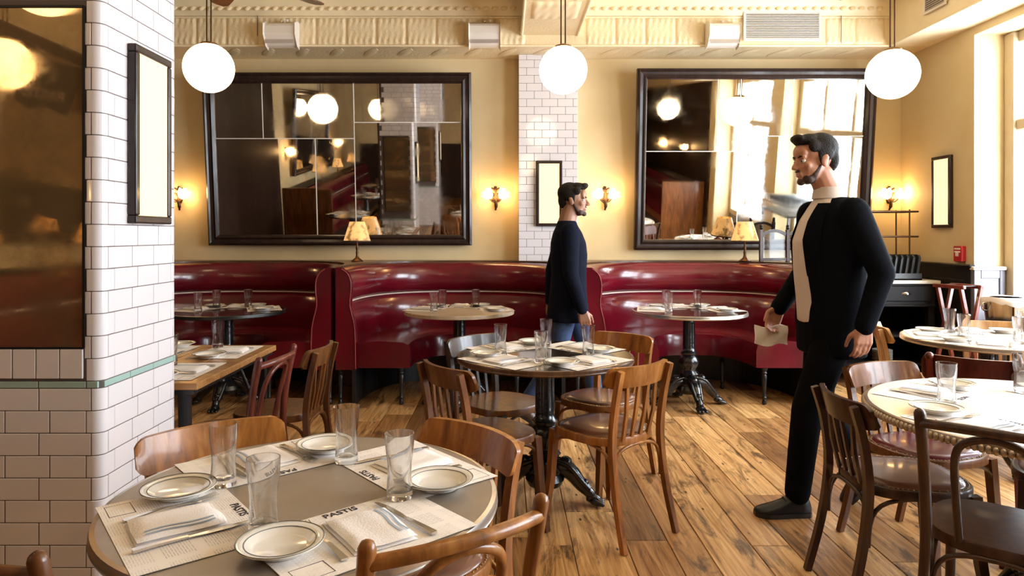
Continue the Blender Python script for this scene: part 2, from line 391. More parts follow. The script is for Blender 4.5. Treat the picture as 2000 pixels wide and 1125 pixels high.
# right wall: piers, headers above and dark panels below the windows
mb = MB()
edges = [YB] + [v for a, b in WINDOWS for v in (b, a)] + [YF]
for i in range(0, len(edges), 2): mb.span(XR, XW+.15, edges[i+1], edges[i], -.05, 3.7)
for a, b in WINDOWS: mb.span(XR, XW+.15, a, b, 3.06, 3.7)
wr = struct(mb.build('wall_right', M_WALL), 'cream plaster wall with deep window bays')
MB().span(XR-.02, XR, YF, .25, 0, 3.12).build('dark_panelling', M_DKWALL, wr)
n = 0
for k, (a, b) in enumerate(WINDOWS):
    w = struct(thing('window_%d' % (k+1)), 'tall tan framed window in the right wall')
    w['kind'] = 'structure'
    MB().span(XW-.03, XW+.06, a, b, -.02, .62).build('base_panel', M_GREYPANEL, w)
    f = MB()
    for yy in (a+.05, b-.05): f.span(XW-.045, XW+.045, yy-.05, yy+.05, .62, 3.06)
    for zz in (.66, 3.01): f.span(XW-.04, XW+.04, a+.1, b-.1, zz-.045, zz+.05)
    f.build('frame', M_TAN, w, bevel=.008)
    MB().span(XW-.06, XW+.045, a+.1, b-.1, 2.23, 2.33).build('transom', M_TAN, w, bevel=.012)
    np_ = 3
    for j in range(1, np_):
        yy = lerp(a, b, j/np_); MB().span(XW-.035, XW+.035, yy-.035, yy+.035, .70, 2.96).build('mullion', M_TAN, w, bevel=.008)
    for j in range(np_):
        y0, y1 = lerp(a, b, j/np_)+.03, lerp(a, b, (j+1)/np_)-.03
        for z0, z1 in ((.70, 2.24), (2.32, 2.97)): MB().span(XW-.003, XW+.003, y0, y1, z0, z1).build('pane', M_PANE, w)
    if k == 0:
        MB().span(XW-.085, XW-.03, b-.115, b-.002, .62, 3.06).build('casing', M_TAN, w, bevel=.015, segs=2)
# wainscot on the right wall and in the window reveal
t1 = struct(thing('trim_1'), 'black stained wainscot on the right wall')
MB().span(XR-.028, XR, 5.78, YB, 0, 1.085).build('panel_board', M_DKPANEL, t1)
MB().span(XR-.055, XR, 5.76, YB, 1.085, 1.115).build('cap_rail', M_DKPANEL, t1, bevel=.008)
for y0, y1 in ((5.86, 6.28), (6.36, 6.8)): MB().span(XR-.038, XR-.026, y0, y1, .2, .98).build('raised_panel', M_DKPANEL, t1, bevel=.008)
t2 = struct(thing('trim_2'), 'grey painted wainscot panel in the window reveal')
MB().span(XR-.028, XW-.09, 5.752, 5.782, 0, 1.07).build('panel_board', M_GREYPANEL, t2)
for x0, x1 in ((XR-.028, XR+.03), (XW-.14, XW-.09)): MB().span(x0, x1, 5.74, 5.755, 0, 1.07).build('stile', M_GREYPANEL, t2, bevel=.004)
for z0, z1 in ((0,.14), (1.0,1.07)): MB().span(XR+.03, XW-.14, 5.74, 5.755, z0, z1).build('rail', M_GREYPANEL, t2, bevel=.004)
MB().span(XR-.04, XW-.09, 5.725, 5.785, 1.07, 1.10).build('cap', M_WHITE, t2, bevel=.006)
struct(MB().span(XL, XL+.03, 1.3, YB, 0, .2).build('baseboard_left', M_DKPANEL), 'dark baseboard')
# ceiling, soffits and beams
struct(MB().span(XL-.1, XW+.2, YF-.1, YB+.1, ZC, ZC+.1).build('ceiling', M_TIN2), 'painted pressed tin ceiling')
ZS, YS, XS = 3.13, 6.385, 3.60
sof = struct(MB().span(XL, XR, YS, YB, ZS, ZC+.02).build('ceiling_soffit', M_TIN), 'pressed tin soffit along the back wall')
sofr = struct(MB().span(XS, XR, YF, YS, ZS, ZC+.02).build('ceiling_soffit', M_TIN2), 'pressed tin soffit above the windows')
beam = struct(MB().span(.163, .685, -2.0, YS, 3.235, ZC+.02).build('ceiling_beam', M_TIN), 'pressed tin beam running to the back wall')
struct(MB().span(-2.05, -1.40, -2.0, YS, 3.235, ZC+.02).build('ceiling_beam', M_TIN), 'pressed tin beam over the pillars') if False else None
# embossed tin panels on the soffit faces
def relief(w, h):
    m = MB(); nx, nz = 22, 12; vs = []; fs = []
    for j in range(nz+1):
        for i in range(nx+1):
            u, v = i/nx, j/nz; e = min(u, 1-u, v, 1-v)
            d = .0 if e < .02 else .010
            d += .011*(.5+.5*math.cos(2*PI*(u-.5+.035*math.sin(4*PI*v))*5))*(.55+.45*math.cos(2*PI*v)) if e > .07 else 0
            vs.append(((u-.5)*w, -d, v*h))
    for j in range(nz):
        for i in range(nx): q = j*(nx+1)+i; fs.append((q, q+1, q+nx+2, q+nx+1))
    return m.add(vs, fs).mesh('tin_panel', 40)
pm = relief(.272, .26); pm.materials.append(M_TIN)
x = -3.86
while x < 3.5:
    if not (2.12 < x < 3.0 or .1 < x < .70):
        o = link('tin_panel', pm, None, sof); o.location = (x, YS, 3.145)
    x += .28
pm2 = relief(.40, .44); pm2.materials.append(M_TIN2)
for i in range(5):
    o = link('tin_panel', pm2, None, beam); o.location = (.424, 5.9-.46*i, 3.235); o.rotation_euler = (PI/2, 0, 0)
    o.location.y += .0
# cove with scrolls along the top of the back soffit, and lip mouldings
cove = [(0,0),(-.02,.0),(-.028,.03),(-.07,.09),(-.085,.135),(0,.135)]
mb = MB().add([(XL, YS+a, 3.41+b) for a, b in cove]+[(XS, YS+a, 3.41+b) for a, b in cove], [tuple((k,(k+1)%6,6+(k+1)%6,6+k)) for k in range(6)]+[(0,1,2,3,4,5),(11,10,9,8,7,6)])
mb.build('cove_moulding', M_TIN2, sof, smooth=50)
sm = MB().ball((0,0,0), (.030,.014,.042), 8, 5, Matrix.Rotation(.45,3,'Y')).mesh('scroll', 60); sm.materials.append(M_TIN2)
x = -3.4
while x < 3.55:
    if not .12 < x < .72:
        o = link('scroll_boss', sm, None, sof); o.location = (x, YS-.052, 3.475); o.rotation_euler = (-.55, 0, 0)
    x += .085
for zz in (3.135, 3.40): MB().tube([(XL, YS-.002, zz), (XS, YS-.002, zz)], .011, 8).build('lip_moulding', M_TIN2, sof, smooth=60)
MB().tube([(XS-.002, YF, 3.137), (XS-.002, YS, 3.137)], .011, 8).build('lip_moulding', M_TIN2, sofr, smooth=60)
for xx in (.163, .685): MB().tube([(xx, -2, 3.238), (xx, YS, 3.238)], .014, 8).build('lip_moulding', M_TIN2, beam, smooth=60)
# leaf border on the underside of the back soffit
lm = MB().ball((0,0,0), (.055,.17,.010), 8, 5, Matrix.Rotation(.5,3,'Z')).mesh('leaf', 60); lm.materials.append(M_TIN)
x = -3.6
while x < 3.5:
    o = link('leaf_boss', lm, None, sof); o.location = (x, 6.60, ZS); x += .33

# ------------------------------------------------------------------ tiled pillars
TH, TW, TD = .0762, .1524, .009
def tile_mesh(w, h, nm='tile', mat=M_TILE):      # lies in the XZ plane, face towards -Y
    me = MB().span(-w/2, w/2, -TD, .001, -h/2, h/2).mesh(nm, None, .0014); me.materials.append(mat); return me
_tm = {}
def tile(parent, w, h, c, ax, mat=M_TILE, nm='tile'):
    """ax: outward direction angle of the face (0:-Y face, 1:+X face, 2:+Y face, 3:-X face)"""
    k = (round(w,4), round(h,4), mat.name)
    if k not in _tm: _tm[k] = tile_mesh(w-.0034, h-.0028, nm, mat)
    o = link(nm, _tm[k], None, parent); o.location = c; o.rotation_euler = (0,0,ax*PI/2); return o
def bull(la, lb, h):     # bullnose corner: leg la on the -Y face, leg lb on the +X face; corner at origin
    r = .034; pts = [(-r-la, 0)]; 
    for k in range(9):
        a = -PI/2+PI/2*k/8; pts.append((-r+r*math.cos(a), r+r*math.sin(a)))
    pts.append((0, r+lb))
    inner = [(p[0]+(-TD if False else 0), p[1]) for p in pts]
    out = []
    for i, p in enumerate(pts):
        if i == 0: nrm = (0,1)
        elif i == len(pts)-1: nrm = (-1,0)
        else:
            a = -PI/2+PI/2*(i-1)/8; nrm = (-math.cos(a), -math.sin(a))
        out.append((p[0]+nrm[0]*TD, p[1]+nrm[1]*TD))
    poly = pts+out[::-1]
    me = MB().prism(poly, -h/2, h/2).mesh('bullnose_tile', 40, .0015); me.materials.append(M_TILE); return me
def z_courses():
    z = .846; lo = []
    while z > .02: lo.append((max(z-TH, .0), z)); z -= TH
    z = .871; up = []
    while z < 3.3: up.append((z, z+TH)); z += TH
    return lo, up
PX0, PX1, PY0, PY1 = -1.925, -1.367, 2.32, 2.853
def pillar(nm, dx, dy, faces, label, near):
    poly = []
    for cx_, cy_, a0 in ((PX1-.034, PY0+.034, -PI/2), (PX1-.034, PY1-.034, 0), (PX0+.034, PY1-.034, PI/2), (PX0+.034, PY0+.034, PI)):
        for k in range(9): a = a0+PI/2*k/8; poly.append((cx_+.0322*math.cos(a), cy_+.0322*math.sin(a)))
    p = struct(MB().prism(poly, 0, ZC).build(nm, M_GROUT), label)
    lo, up = z_courses()
    bA, bB = bull(.003, .002, TH-.0026), bull(.020, .04, TH-.0026)
    allc = [(c, i, 0) for i, c in enumerate(lo)] + [(c, i+1, 1) for i, c in enumerate(up)]
    def wallrun(ax, a0, a1, plane, mirror_span=None):
        L0, L1 = a0+.034, a1-.034
        for (z0, z1), i, upper in allc:
            zc = (z0+z1)/2; hh = z1-z0
            off = .04 if i % 2 else .003
            s, e = L0+off, L1-(off if ax == 2 else (.021 if i % 2 else .004))
            t = s
            while t < e-.004:
                w = min(TW, e-t)
                if e-t-w < .03: w = e-t if e-t < TW*1.22 else w
                segs = [(t, t+w)]
                if mirror_span and mirror_span[2] < zc < mirror_span[3]:
                    segs = [(q0, q1) for q0, q1 in ((t, min(t+w, mirror_span[0])), (max(t, mirror_span[1]), t+w)) if q1-q0 > .012]
                for q0, q1 in segs:
                    m = (q0+q1)/2
                    c = {0:(m, plane, zc), 1:(plane, m, zc), 2:(m, plane, zc), 3:(plane, m, zc)}[ax]
                    # faces: local -Y is outward; plane is the outer tile face
                    d = {0:(0,TD,0), 1:(-TD,0,0), 2:(0,-TD,0), 3:(TD,0,0)}[ax]
                    tile(p, q1-q0, hh, Vector(c)+Vector(d), ax)
                t += w
        # celadon liner course
        t = L0-.02
        while t < L1+.018:
            w = min(.163, L1+.02-t); m = t+w/2
            c = {0:(m, plane+TD, .8585), 1:(plane-TD, m, .8585), 2:(m, plane-TD, .8585), 3:(plane+TD, m, .8585)}[ax]
            tile(p, w, .0245, c, ax, M_TEAL, 'liner_tile'); t += w
    ms = (PX0+.095, PX1-.062, .985, 2.145) if 'm' in faces else None
    if 0 in faces: wallrun(0, PX0, PX1, PY0, (ms[0], ms[1], .89, ms[3]))
    if 1 in faces: wallrun(1, PY0, PY1, PX1)
    if 2 in faces: wallrun(2, PX0, PX1, PY1, (ms[0]-.04, ms[1]+0, .89, ms[3]))
    for (z0, z1), i, upper in allc:
        zc = (z0+z1)/2
        for (cx_, cy_, rz) in ((PX1, PY0, 0), (PX1, PY1, PI/2), (PX0, PY0, -PI/2)):
            if rz != 0 and not ((rz > 0 and 2 in faces) or (rz < 0 and near)): continue
            o = link('bullnose_tile', bB if i % 2 else bA, None, p); o.location = (cx_, cy_, zc); o.rotation_euler = (0,0,rz)
    if near:      # soldier course of caps under the set-in mirror, and narrow caps above it
        x = ms[0]-.01
        x = ms[0]-.001; cw = (ms[1]-ms[0])/5
        while x < ms[1]-.02:
            o = tile(p, cw, .102, (x+cw/2, PY0+TD-.004, .930), 0, M_TILE, 'cap_tile'); x += cw
    o_ = [c for c in COL.objects if c.parent == p]
    p.location = (dx, dy, 0)
    for ax, pl, s in ((0, PY0, 1), (2, PY1, -1)):
        if ax not in faces or not ms: continue
        m = thing('set_in_mirror', ('foxed antique mirror set into the %s of the pillar %s' % ('front' if ax == 0 else 'back', 'beside the zinc table' if near else 'behind the viewpoint')), 'mirror')
        m.location = (dx, dy, 0)
        MB().span(ms[0], ms[1], pl+s*.003, pl+s*.0004, ms[2], ms[3]).build('mirror_glass', M_MIRFOX, m)
        e = MB()
        for x0, x1, z0, z1 in ((ms[0]-.004, ms[0]+.004, ms[2], ms[3]), (ms[1]-.004, ms[1]+.004, ms[2], ms[3]), (ms[0], ms[1], ms[3]-.004, ms[3]+.004), (ms[0], ms[1], ms[2]-.003, ms[2]+.003)):
            e.span(x0, x1, pl+s*.006, pl-s*.004, z0, z1)
        e.build('edge_bead', M_DKPANEL, m)
    return p
pil = pillar('wall_pillar', 0, 0, (0,1,2,'m'), 'white glazed tile pillar beside the zinc table', True)
pil2 = pillar('wall_pillar', 0, -4.3, (1,2,'m'), 'white glazed tile pillar behind the viewpoint', False)

# tiled pilaster on the back wall
QX0, QX1, QY = .14, .717, 6.67
pl = struct(MB().span(QX0+.006, QX1-.006, QY+.003, YB, 0, ZS).build('wall_pilaster', M_GROUT), 'white tiled pilaster between the two big mirrors')
z = 1.02; i = 0
while z < ZS-.01:
    h = min(TH, ZS-z); t = QX0; first = True
    while t < QX1-.002:
        w = TW if not (first and i % 2) else TW/2
        w = min(w, QX1-t); first = False
        tile(pl, w, h, (t+w/2, QY+TD, z+h/2), 0); t += w
    for ax, xx in ((1, QX1), (3, QX0)):
        tile(pl, YB-QY-.004, h, (xx-TD if ax == 1 else xx+TD, (YB+QY)/2, z+h/2), ax)
    z += TH; i += 1
# ================================================================== FIXTURES
def lightbox(loc, rz, w, h, label):
    t = thing('lightbox_sconce', label, 'wall light', loc, rz, 'framed lightbox sconces')     # local face towards -Y, origin at the bottom centre
    f = .030
    for z0, z1 in ((0, f), (h-f, h)): MB().span(-w/2, w/2, -.034, 0, z0, z1).build('frame_rail', W_FRAME, t, bevel=.006, segs=2)
    for s in (-1, 1): MB().span(s*(w/2-f), s*w/2, -.034, 0, f, h-f).build('frame_stile', W_FRAME, t, bevel=.006, segs=2)
    MB().span(-w/2+f-.002, w/2-f+.002, -.028, -.012, f-.002, h-f+.002).build('luminous_panel', M_BOX, t)
    return t
lightbox((PX1, 2.606, 1.41), PI/2, .268, .655, 'tall framed lightbox sconce on the white tiled pillar by the zinc table')
lightbox((.4375, QY, 1.45), 0, .256, .64, 'tall framed lightbox sconce on the tiled pilaster between the mirrors')
lightbox((XR, 6.18, 1.43), -PI/2, .265, .65, 'tall framed lightbox sconce on the cream wall above the fire alarm')
lightbox((PX1, -1.70, 1.41), PI/2, .268, .655, 'tall framed lightbox sconce on the pillar behind the viewpoint')

# hanging opal globes
def make_globe(ztop, label):
    t = thing('globe_pendant', label, 'pendant lamp', group='opal globe pendants')
    R = .18
    pr = [(.055, R*.95)]+[(R*math.sin(a), R*math.cos(a)) for a in [PI*k/22 for k in range(2, 22)]]+[(0.0, -R)]
    g = MB().lathe(pr[::-1], 36).build('opal_globe', M_GLOBE, t, smooth=80)
    MB().lathe([(.062,R*.90),(.066,R*.93),(.062,R*1.0),(.040,R*1.05),(.018,R*1.09),(.0,R*1.09)], 24).build('collar', M_BRASS, t, smooth=40)
    for s in (-1, 1): MB().tube([(s*.016,0,R*1.05), (s*.016,0,ztop)], .0055, 8).build('stem_rod', M_BRONZE, t, smooth=60)
    MB().lathe([(.0,ztop-.03),(.055,ztop-.03),(.07,ztop-.012),(.07,ztop)], 24).build('ceiling_rose', M_BRONZE, t, smooth=40)
    return t
g1 = make_globe(ZC-2.60, 'glowing opal globe pendant hanging near the left big mirror')
g1.location = pt(408, 133, 5.05)
g2 = make_globe(3.235-2.60, 'glowing opal globe pendant hanging from the tin beam by the tiled pilaster')
g2.location = pt(1100, 137, 5.12)
g3 = copy_tree(g1, pt(1743, 145, 5.0), 0, 'glowing opal globe pendant hanging near the right big mirror')
for gx, gy in ((-3.60, -.28), (2.9, 1.35), (.424, 1.38), (-2.2, 1.38), (.424,-3.4)):
    copy_tree(g1 if gx != .424 else g2, (gx, gy, 2.6), 0, 'glowing opal globe pendant seen only in the mirrors')

# twin tulip wall sconces
def make_sconce(label):
    t = thing('tulip_sconce', label, 'wall light', group='twin tulip wall sconces')
    st = spline([(0,-.012,-.135), (.006,-.03,-.09), (0,-.035,-.03), (.004,-.03,.03), (-.003,-.022,.075), (0,-.012,.10)], 4)
    MB().tube(st, [.010]*3+[.017]*6+[.013]*6+[.016]*5+[.006], 8).build('stem', M_BRONZE, t, smooth=60)
    lf = MB()
    for z0, s in ((.07,1),(.07,-1),(-.04,1),(-.04,-1),(.02,1),(.02,-1)):
        a = s*.9; lf.ball((s*.022,-.035,z0), (.012,.006,.028), 8, 6, Matrix.Rotation(a,3,'Y'))
    lf.build('bronze_leaf', M_BRONZE, t, smooth=60)
    for s in (-1, 1):
        MB().tube(spline([(0,-.03,-.045), (s*.03,-.055,-.055), (s*.06,-.07,-.02), (s*.052,-.075,.012)], 5), .006, 8).build('arm', M_BRONZE, t, smooth=60)
        M = Matrix.Rotation(s*.75,4,'Y') @ Matrix.Rotation(.5,4,'X')
        sh = MB(); pr = [(.014,-.02),(.032,-.008),(.044,.015),(.047,.035),(.058,.052)]; n = 24; vs = []; fs = []
        for i, (r, z) in enumerate(pr):
            for k in range(n):
                a = 2*PI*k/n; w = 1+.13*math.cos(6*a)*(i/4); dz = .010*math.cos(6*a)*(i/4)
                vs.append((r*w*math.cos(a), r*w*math.sin(a), z+dz))
        for i in range(4):
            for k in range(n): fs.append((i*n+k, i*n+(k+1)%n, (i+1)*n+(k+1)%n, (i+1)*n+k))
        sh.add(vs, fs); o = sh.build('tulip_shade', M_TULIP, t, smooth=60)
        o.matrix_local = Matrix.Translation((s*.058,-.085,.0)) @ M
    MB().ball((0,-.006,-.02), (.030,.010,.055), 12, 8).build('back_plate', M_BRONZE, t, smooth=60)
    return t
s1 = make_sconce('twin tulip glass sconce right of the dark wide mirror, before the pilaster')
s1.location = pt(968, 384, YB); s1.location.y = YB-.002
for (x, y, l) in ((1181, 384, 'twin tulip glass sconce between the pilaster and the window-reflecting mirror'), (352, 384, 'twin tulip glass sconce partly hidden by the white tiled pillar'), (1735, 384, 'twin tulip glass sconce in the corner above the metal shelf stand')):
    q = pt(x, y, YB); copy_tree(s1, (q.x, YB-.002, q.z), 0, l)
for yy in (-1.0, -2.9): copy_tree(s1, (XR-.022, yy, 1.80), -PI/2, 'twin tulip glass sconce on the dark panelling, seen only in mirrors')
for yy in (-2.4, .95): 
    o = copy_tree(s1, (XL+.002, yy, 1.75), PI/2, 'twin tulip glass sconce on the wall above the long bench')

# tilted mirrors in heavy frames
def big_mirror(name, label, corners, Yb, tilt, frame, panes, mat, rz=None):
    """corners: px of the lower left/right outer edge and the upper edge; panes: px rectangles inside"""
    x0, x1, ytop, ybot = corners
    pb0, pb1 = pt(x0, ybot, Yb), pt(x1, ybot, Yb)
    t = thing(name, label, 'mirror', (pb0.x, Yb, pb0.z)); t.rotation_euler = (tilt, 0, 0)       # local X along, Z up the mirror, -Y outward
    W = pb1.x-pb0.x
    # height so that the top edge meets ytop
    h = .5
    for _ in range(60):
        Yt = Yb-h*math.sin(tilt); zt = pb0.z+h*math.cos(tilt); yy = VY-(zt-HC)/Yt*F
        h += (yy-ytop)/F*Yt*.8
    prof = [(0,0),(.0,.055),(.018,.07),(.03,.055),(.055,.05),(.075,.062),(.09,.05),(.10,.02),(.10,0)]
    S = frame/.10
    def side(p, q, inward):
        p, q, inw = Vector(p), Vector(q), Vector(inward); d = (q-p).normalized(); m = MB(); vs = []
        for base, sg in ((p, 1), (q, -1)):
            for a, b in prof: vs.append(base+inw*a*S+d*sg*a*S+Vector((0,-b,0)))
        n = len(prof)
        m.add(vs, [(k,(k+1)%n,n+(k+1)%n,n+k) for k in range(n)]+[tuple(range(n)), tuple(range(2*n-1,n-1,-1))])
        m.build('frame_moulding', W_FRAME, t, smooth=25)
    side((0,0,0), (W,0,0), (0,0,1)); side((W,0,0), (W,0,h), (-1,0,0)); side((W,0,h), (0,0,h), (0,0,-1)); side((0,0,h), (0,0,0), (1,0,0))
    MB().span(.02, W-.02, -.012, -.002, .02, h-.02).build('backing_board', M_BLACK, t)
    i0, i1, j0, j1 = frame*.93, W-frame*.93, frame*.93, h-frame*.93
    for (u0, u1, v0, v1, ax, az) in panes:
        a0, a1 = lerp(i0, i1, u0)+.0022, lerp(i0, i1, u1)-.0022; b0, b1 = lerp(j0, j1, v0)+.0022, lerp(j0, j1, v1)-.0022
        o = MB().span(-(a1-a0)/2, (a1-a0)/2, -.003, .003, -(b1-b0)/2, (b1-b0)/2).build('mirror_pane', mat, t)
        o.location = ((a0+a1)/2, -.022, (b0+b1)/2); o.rotation_euler = (ax, 0, az)
    sm_ = MB()
    for (u0, u1, v0, v1, ax, az) in panes:
        if u1 < .99: xx = lerp(i0, i1, u1); sm_.span(xx-.004, xx+.004, -.0300, -.020, lerp(j0,j1,v0), lerp(j0,j1,v1))
        if v1 < .99: zz = lerp(j0, j1, v1); sm_.span(lerp(i0,i1,u0), lerp(i0,i1,u1), -.0300, -.020, zz-.004, zz+.004)
    sm_.build('joint_strip', M_CHINA, t)
    return t, W, h
e = .004
ML, WL_, hL_ = big_mirror('wall_mirror', 'wide dark framed tilted mirror reflecting the dim room, above the left booths', (412, 922, 143, 478), YB-.03, math.radians(5.4), .105,
    [(0,.195,.64,1, e,-e), (.195,.565,.64,1, -e,e), (0,.405,0,.64, e*.5,0), (.405,.565,0,.64, 0,-e), (.565,1,.745,1, -e,-e*.5), (.565,1,0,.745, .0,e)], M_MIR)
MR, WR_, hR_ = big_mirror('wall_mirror', 'dark framed tilted mirror reflecting the bright windows, right of the pilaster', (1237, 1692, 135, 487), YB-.03, math.radians(5.4), .105,
    [(0,.325,.555,1, -e,e), (.325,.43,.555,1, e,e*.5), (0,.43,0,.555, 0,0), (.43,.67,.65,1, e,-e), (.67,1,.65,1, -e*.5,e), (.43,1,0,.65, e*.5,0)], M_MIR)
# the mirror over the long bench on the left wall, seen in the pillar's foxed mirror
bm_, bw_, bh_ = big_mirror('wall_mirror', 'dark framed tilted mirror above the long bench, seen only in reflections', (412, 922, 143, 478), YB-.03, math.radians(5.4), .105,
    [(0,.5,0,1,0,0), (.5,1,0,1,0,0)], M_MIR)
bm_.rotation_euler = (math.radians(5.4), 0, PI/2); bm_.location = (XL+.04, -1.85, 1.30)

# loudspeakers, grilles, wires
def make_speaker(label):
    t = thing('loudspeaker', label, 'speaker', group='white wall loudspeakers')
    pr = [(0,.0),(-.06,.015),(-.13,.10),(-.13,.19),(-.05,.225),(0,.225)]
    m = MB(); n = len(pr); w = .145
    m.add([(-w,a,b) for a,b in pr]+[(w,a,b) for a,b in pr], [(k,(k+1)%n,n+(k+1)%n,n+k) for k in range(n)]+[tuple(range(n)), tuple(range(2*n-1,n-1,-1))])
    m.build('cabinet', M_WHITE, t, bevel=.012, segs=2)
    MB().box((0,-.102,.052), (.26,.004,.095), Matrix.Rotation(-.68,3,'X')).build('grille', plain('speaker_grille', (.50,.45,.42), .7), t)
    MB().tube([(0,0,.24),(0,-.03,.25),(0,-.06,.235)], .008, 6).build('bracket', M_WHITE, t)
    MB().ball((.05,-.055,.245), .014, 8, 6).build('knob', M_WHITE, t, smooth=60)
    return t
sp = make_speaker('white angled loudspeaker on the tin soffit above the dark wide mirror')
for k, (x, l) in enumerate(((554, None), (947, 'white angled loudspeaker on the tin soffit just left of the tin beam'), (1408, 'white angled loudspeaker on the tin soffit beside the long vent grille'))):
    q = pt(x, 95, YS-.02); c = sp if k == 0 else copy_tree(sp, label=l)
    c.location = (q.x, YS-.02, q.z)
def grille(name, label, loc, rz, w, h, n):
    t = thing(name, label, 'vent', loc, rz)
    f = .022
    for z0, z1 in ((0,f),(h-f,h)): MB().span(-w/2,w/2,-.014,0,z0,z1).build('frame_rail', M_WHITE, t, bevel=.003)
    for s in (-1,1): MB().span(s*(w/2-f),s*w/2,-.014,0,f,h-f).build('frame_stile', M_WHITE, t, bevel=.003)
    MB().span(-w/2+f,w/2-f,-.003,0,f,h-f).build('backing', plain('vent_shadow', (.20,.17,.14), .8), t)
    sl = MB().box((0,0,0),(w-2*f,.012,.004), Matrix.Rotation(.6,3,'X')).mesh('slat'); sl.materials.append(M_WHITE)
    for i in range(n):
        o = link('slat', sl, None, t); o.location = (0,-.008,f+(h-2*f)*(i+.5)/n)
    return t
q0, q1 = pt(1450, 82, YS), pt(1601, 22, YS)
grille('vent_grille', 'long white slatted vent grille in the tin soffit above the right mirror', ((q0.x+q1.x)/2, YS-.022, q0.z), 0, q1.x-q0.x, q1.z-q0.z, 15)
grille('vent_grille', 'small slatted vent in the soffit above the windows', (XS-.012, 5.68, 3.24), -PI/2, .30, .17, 7)
for x, y, l in ((503, 70, 'thin wire hanging on the soffit beside the left loudspeaker'), (1643, 85, 'thin wire running down the soffit right of the long vent grille')):
    q = pt(x, y, YS-.025); tag(MB().tube([(q.x, YS-.025, q.z), (q.x, YS-.025, ZC-.13)], .0028, 5).build('ceiling_wire', M_BRONZE), l, 'wire')
# ceiling fans (blade tips reach into view)
def fan(loc, rz, label):
    t = thing('ceiling_fan', label, 'fan', loc, rz, 'wooden ceiling fans')
    MB().lathe([(0,-.07),(.06,-.065),(.10,-.03),(.10,.03),(.05,.07),(.014,.08),(.014,ZC-loc[2]-.03),(.06,ZC-loc[2]-.025),(.06,ZC-loc[2])], 20).build('motor', M_BRONZE, t, smooth=40)
    bl = MB(); pts = [(.14,-.045),(.40,-.07),(.64,-.075),(.69,-.05),(.70,0),(.69,.05),(.64,.075),(.40,.07),(.14,.045)]
    bl.prism(pts, -.006, .006); me = bl.mesh('fan_blade', None, .002); me.materials.append(W_BROWN)
    for k in range(5):
        o = link('fan_blade', me, None, t); o.rotation_euler = (.18, 0, 2*PI*k/5)
    return t
fan((-1.86, 4.86, 3.2), math.atan2(.60, .42), 'brown ceiling fan with one blade tip above the left mirror')
fan((2.62, 4.72, 3.24), PI/2, 'brown ceiling fan with a blade tip beside the vent grille')

# fire alarm
fa = thing('fire_alarm', 'small red fire alarm pull station on the cream wall', 'alarm', (XR, 5.935, 1.135), -PI/2)
MB().span(-.055,.055,-.04,0,0,.135).build('housing', M_REDPAINT, fa, bevel=.006, segs=2)
MB().span(-.018,.018,-.05,-.038,.045,.085).build('pull_handle', M_WHITE, fa, bevel=.004); MB().span(-.038,.038,-.047,-.038,.078,.09).build('pull_bar', M_WHITE, fa, bevel=.003)
MB().span(-.04,.04,-.042,-.039,.104,.118).build('label_strip', M_WHITE, fa)

# small fabric-shade lamps on the booth ledge
def make_lamp(label):
    t = thing('shade_lamp', label, 'lamp', group='small shaded lamps on the booth ledges')
    MB().lathe([(0,0),(.055,0),(.056,.006),(.040,.018),(.018,.035),(.011,.06),(.014,.085),(.009,.10),(.015,.125),(.011,.145),(.007,.16),(.007,.21),(0,.21)], 20).build('base', M_BRONZE, t, smooth=40)
    MB().lathe([(.128,.188),(.072,.375),(.0715,.375),(.1265,.188)], 28, ring=True).build('shade', M_SHADE, t, smooth=60)
    MB().lathe([(.129,.186),(.131,.190),(.1285,.197),(.126,.190)], 28, ring=True).build('shade_trim', plain('shade_trim_fabric', (.06,.025,.015), .7), t, smooth=60)
    MB().ball((0,0,.26), (.022,.022,.032), 10, 8).build('bulb', M_BULB, t, smooth=60)
    return t
ZL = 1.115
l1 = make_lamp('small lamp with painted orange shade on the ledge below the dark wide mirror')
l1.location = (-1.395, 6.47, ZL+.0006)
copy_tree(l1, (2.28, 6.47, ZL+.0006), 1.2, 'small lamp with painted orange shade beside the wood framed screen')
for yy in (-.2, -1.5, -2.9): copy_tree(l1, (XL+.28, yy, 1.101), yy, 'small orange shaded lamp on the long bench ledge, seen only in mirrors')
# ================================================================== BOOTHS
Y0, AX, BY, EX = 5.47, 0.955, 1.14, 2.7
def ucurve(cx, off, n=40, dy=0):
    """U-shaped plan curve (inner back line), offset inwards by off"""
    a, b = AX-off, BY-off; out = []
    for k in range(n+1):
        t = PI-PI*k/n; c, s = math.cos(t), math.sin(t)
        out.append(Vector((cx+a*abs(c)**(2/EX)*(1 if c >= 0 else -1), Y0+dy+b*abs(s)**(2/EX), 0)))
    return out
def loft_u(cx, prof, n=40):
    """prof: (offset inwards, z) closed loop; every profile point follows its own U curve"""
    curves = [ucurve(cx, o, n) for o, z in prof]; m = len(prof); vs = []; fs = []
    for i in range(n+1):
        for j in range(m): p = curves[j][i]; vs.append((p.x, p.y, prof[j][1]))
    for i in range(n):
        for j in range(m): j2 = (j+1) % m; fs.append((i*m+j, i*m+j2, (i+1)*m+j2, (i+1)*m+j))
    fs.append(tuple(range(m))); fs.append(tuple(n*m+j for j in range(m-1,-1,-1)))
    return MB().add(vs, fs)
def turned_leg():
    return MB().lathe([(0,0),(.014,0),(.020,.012),(.016,.03),(.012,.045),(.019,.058),(.012,.07),(.015,.12),(.020,.20),(.022,.232),(.014,.244),(.024,.255),(.017,.268),(.026,.285),(.026,.30),(0,.30)], 14).mesh('turned_leg', 40)
LEGM = turned_leg(); LEGM.materials.append(M_BLACK)
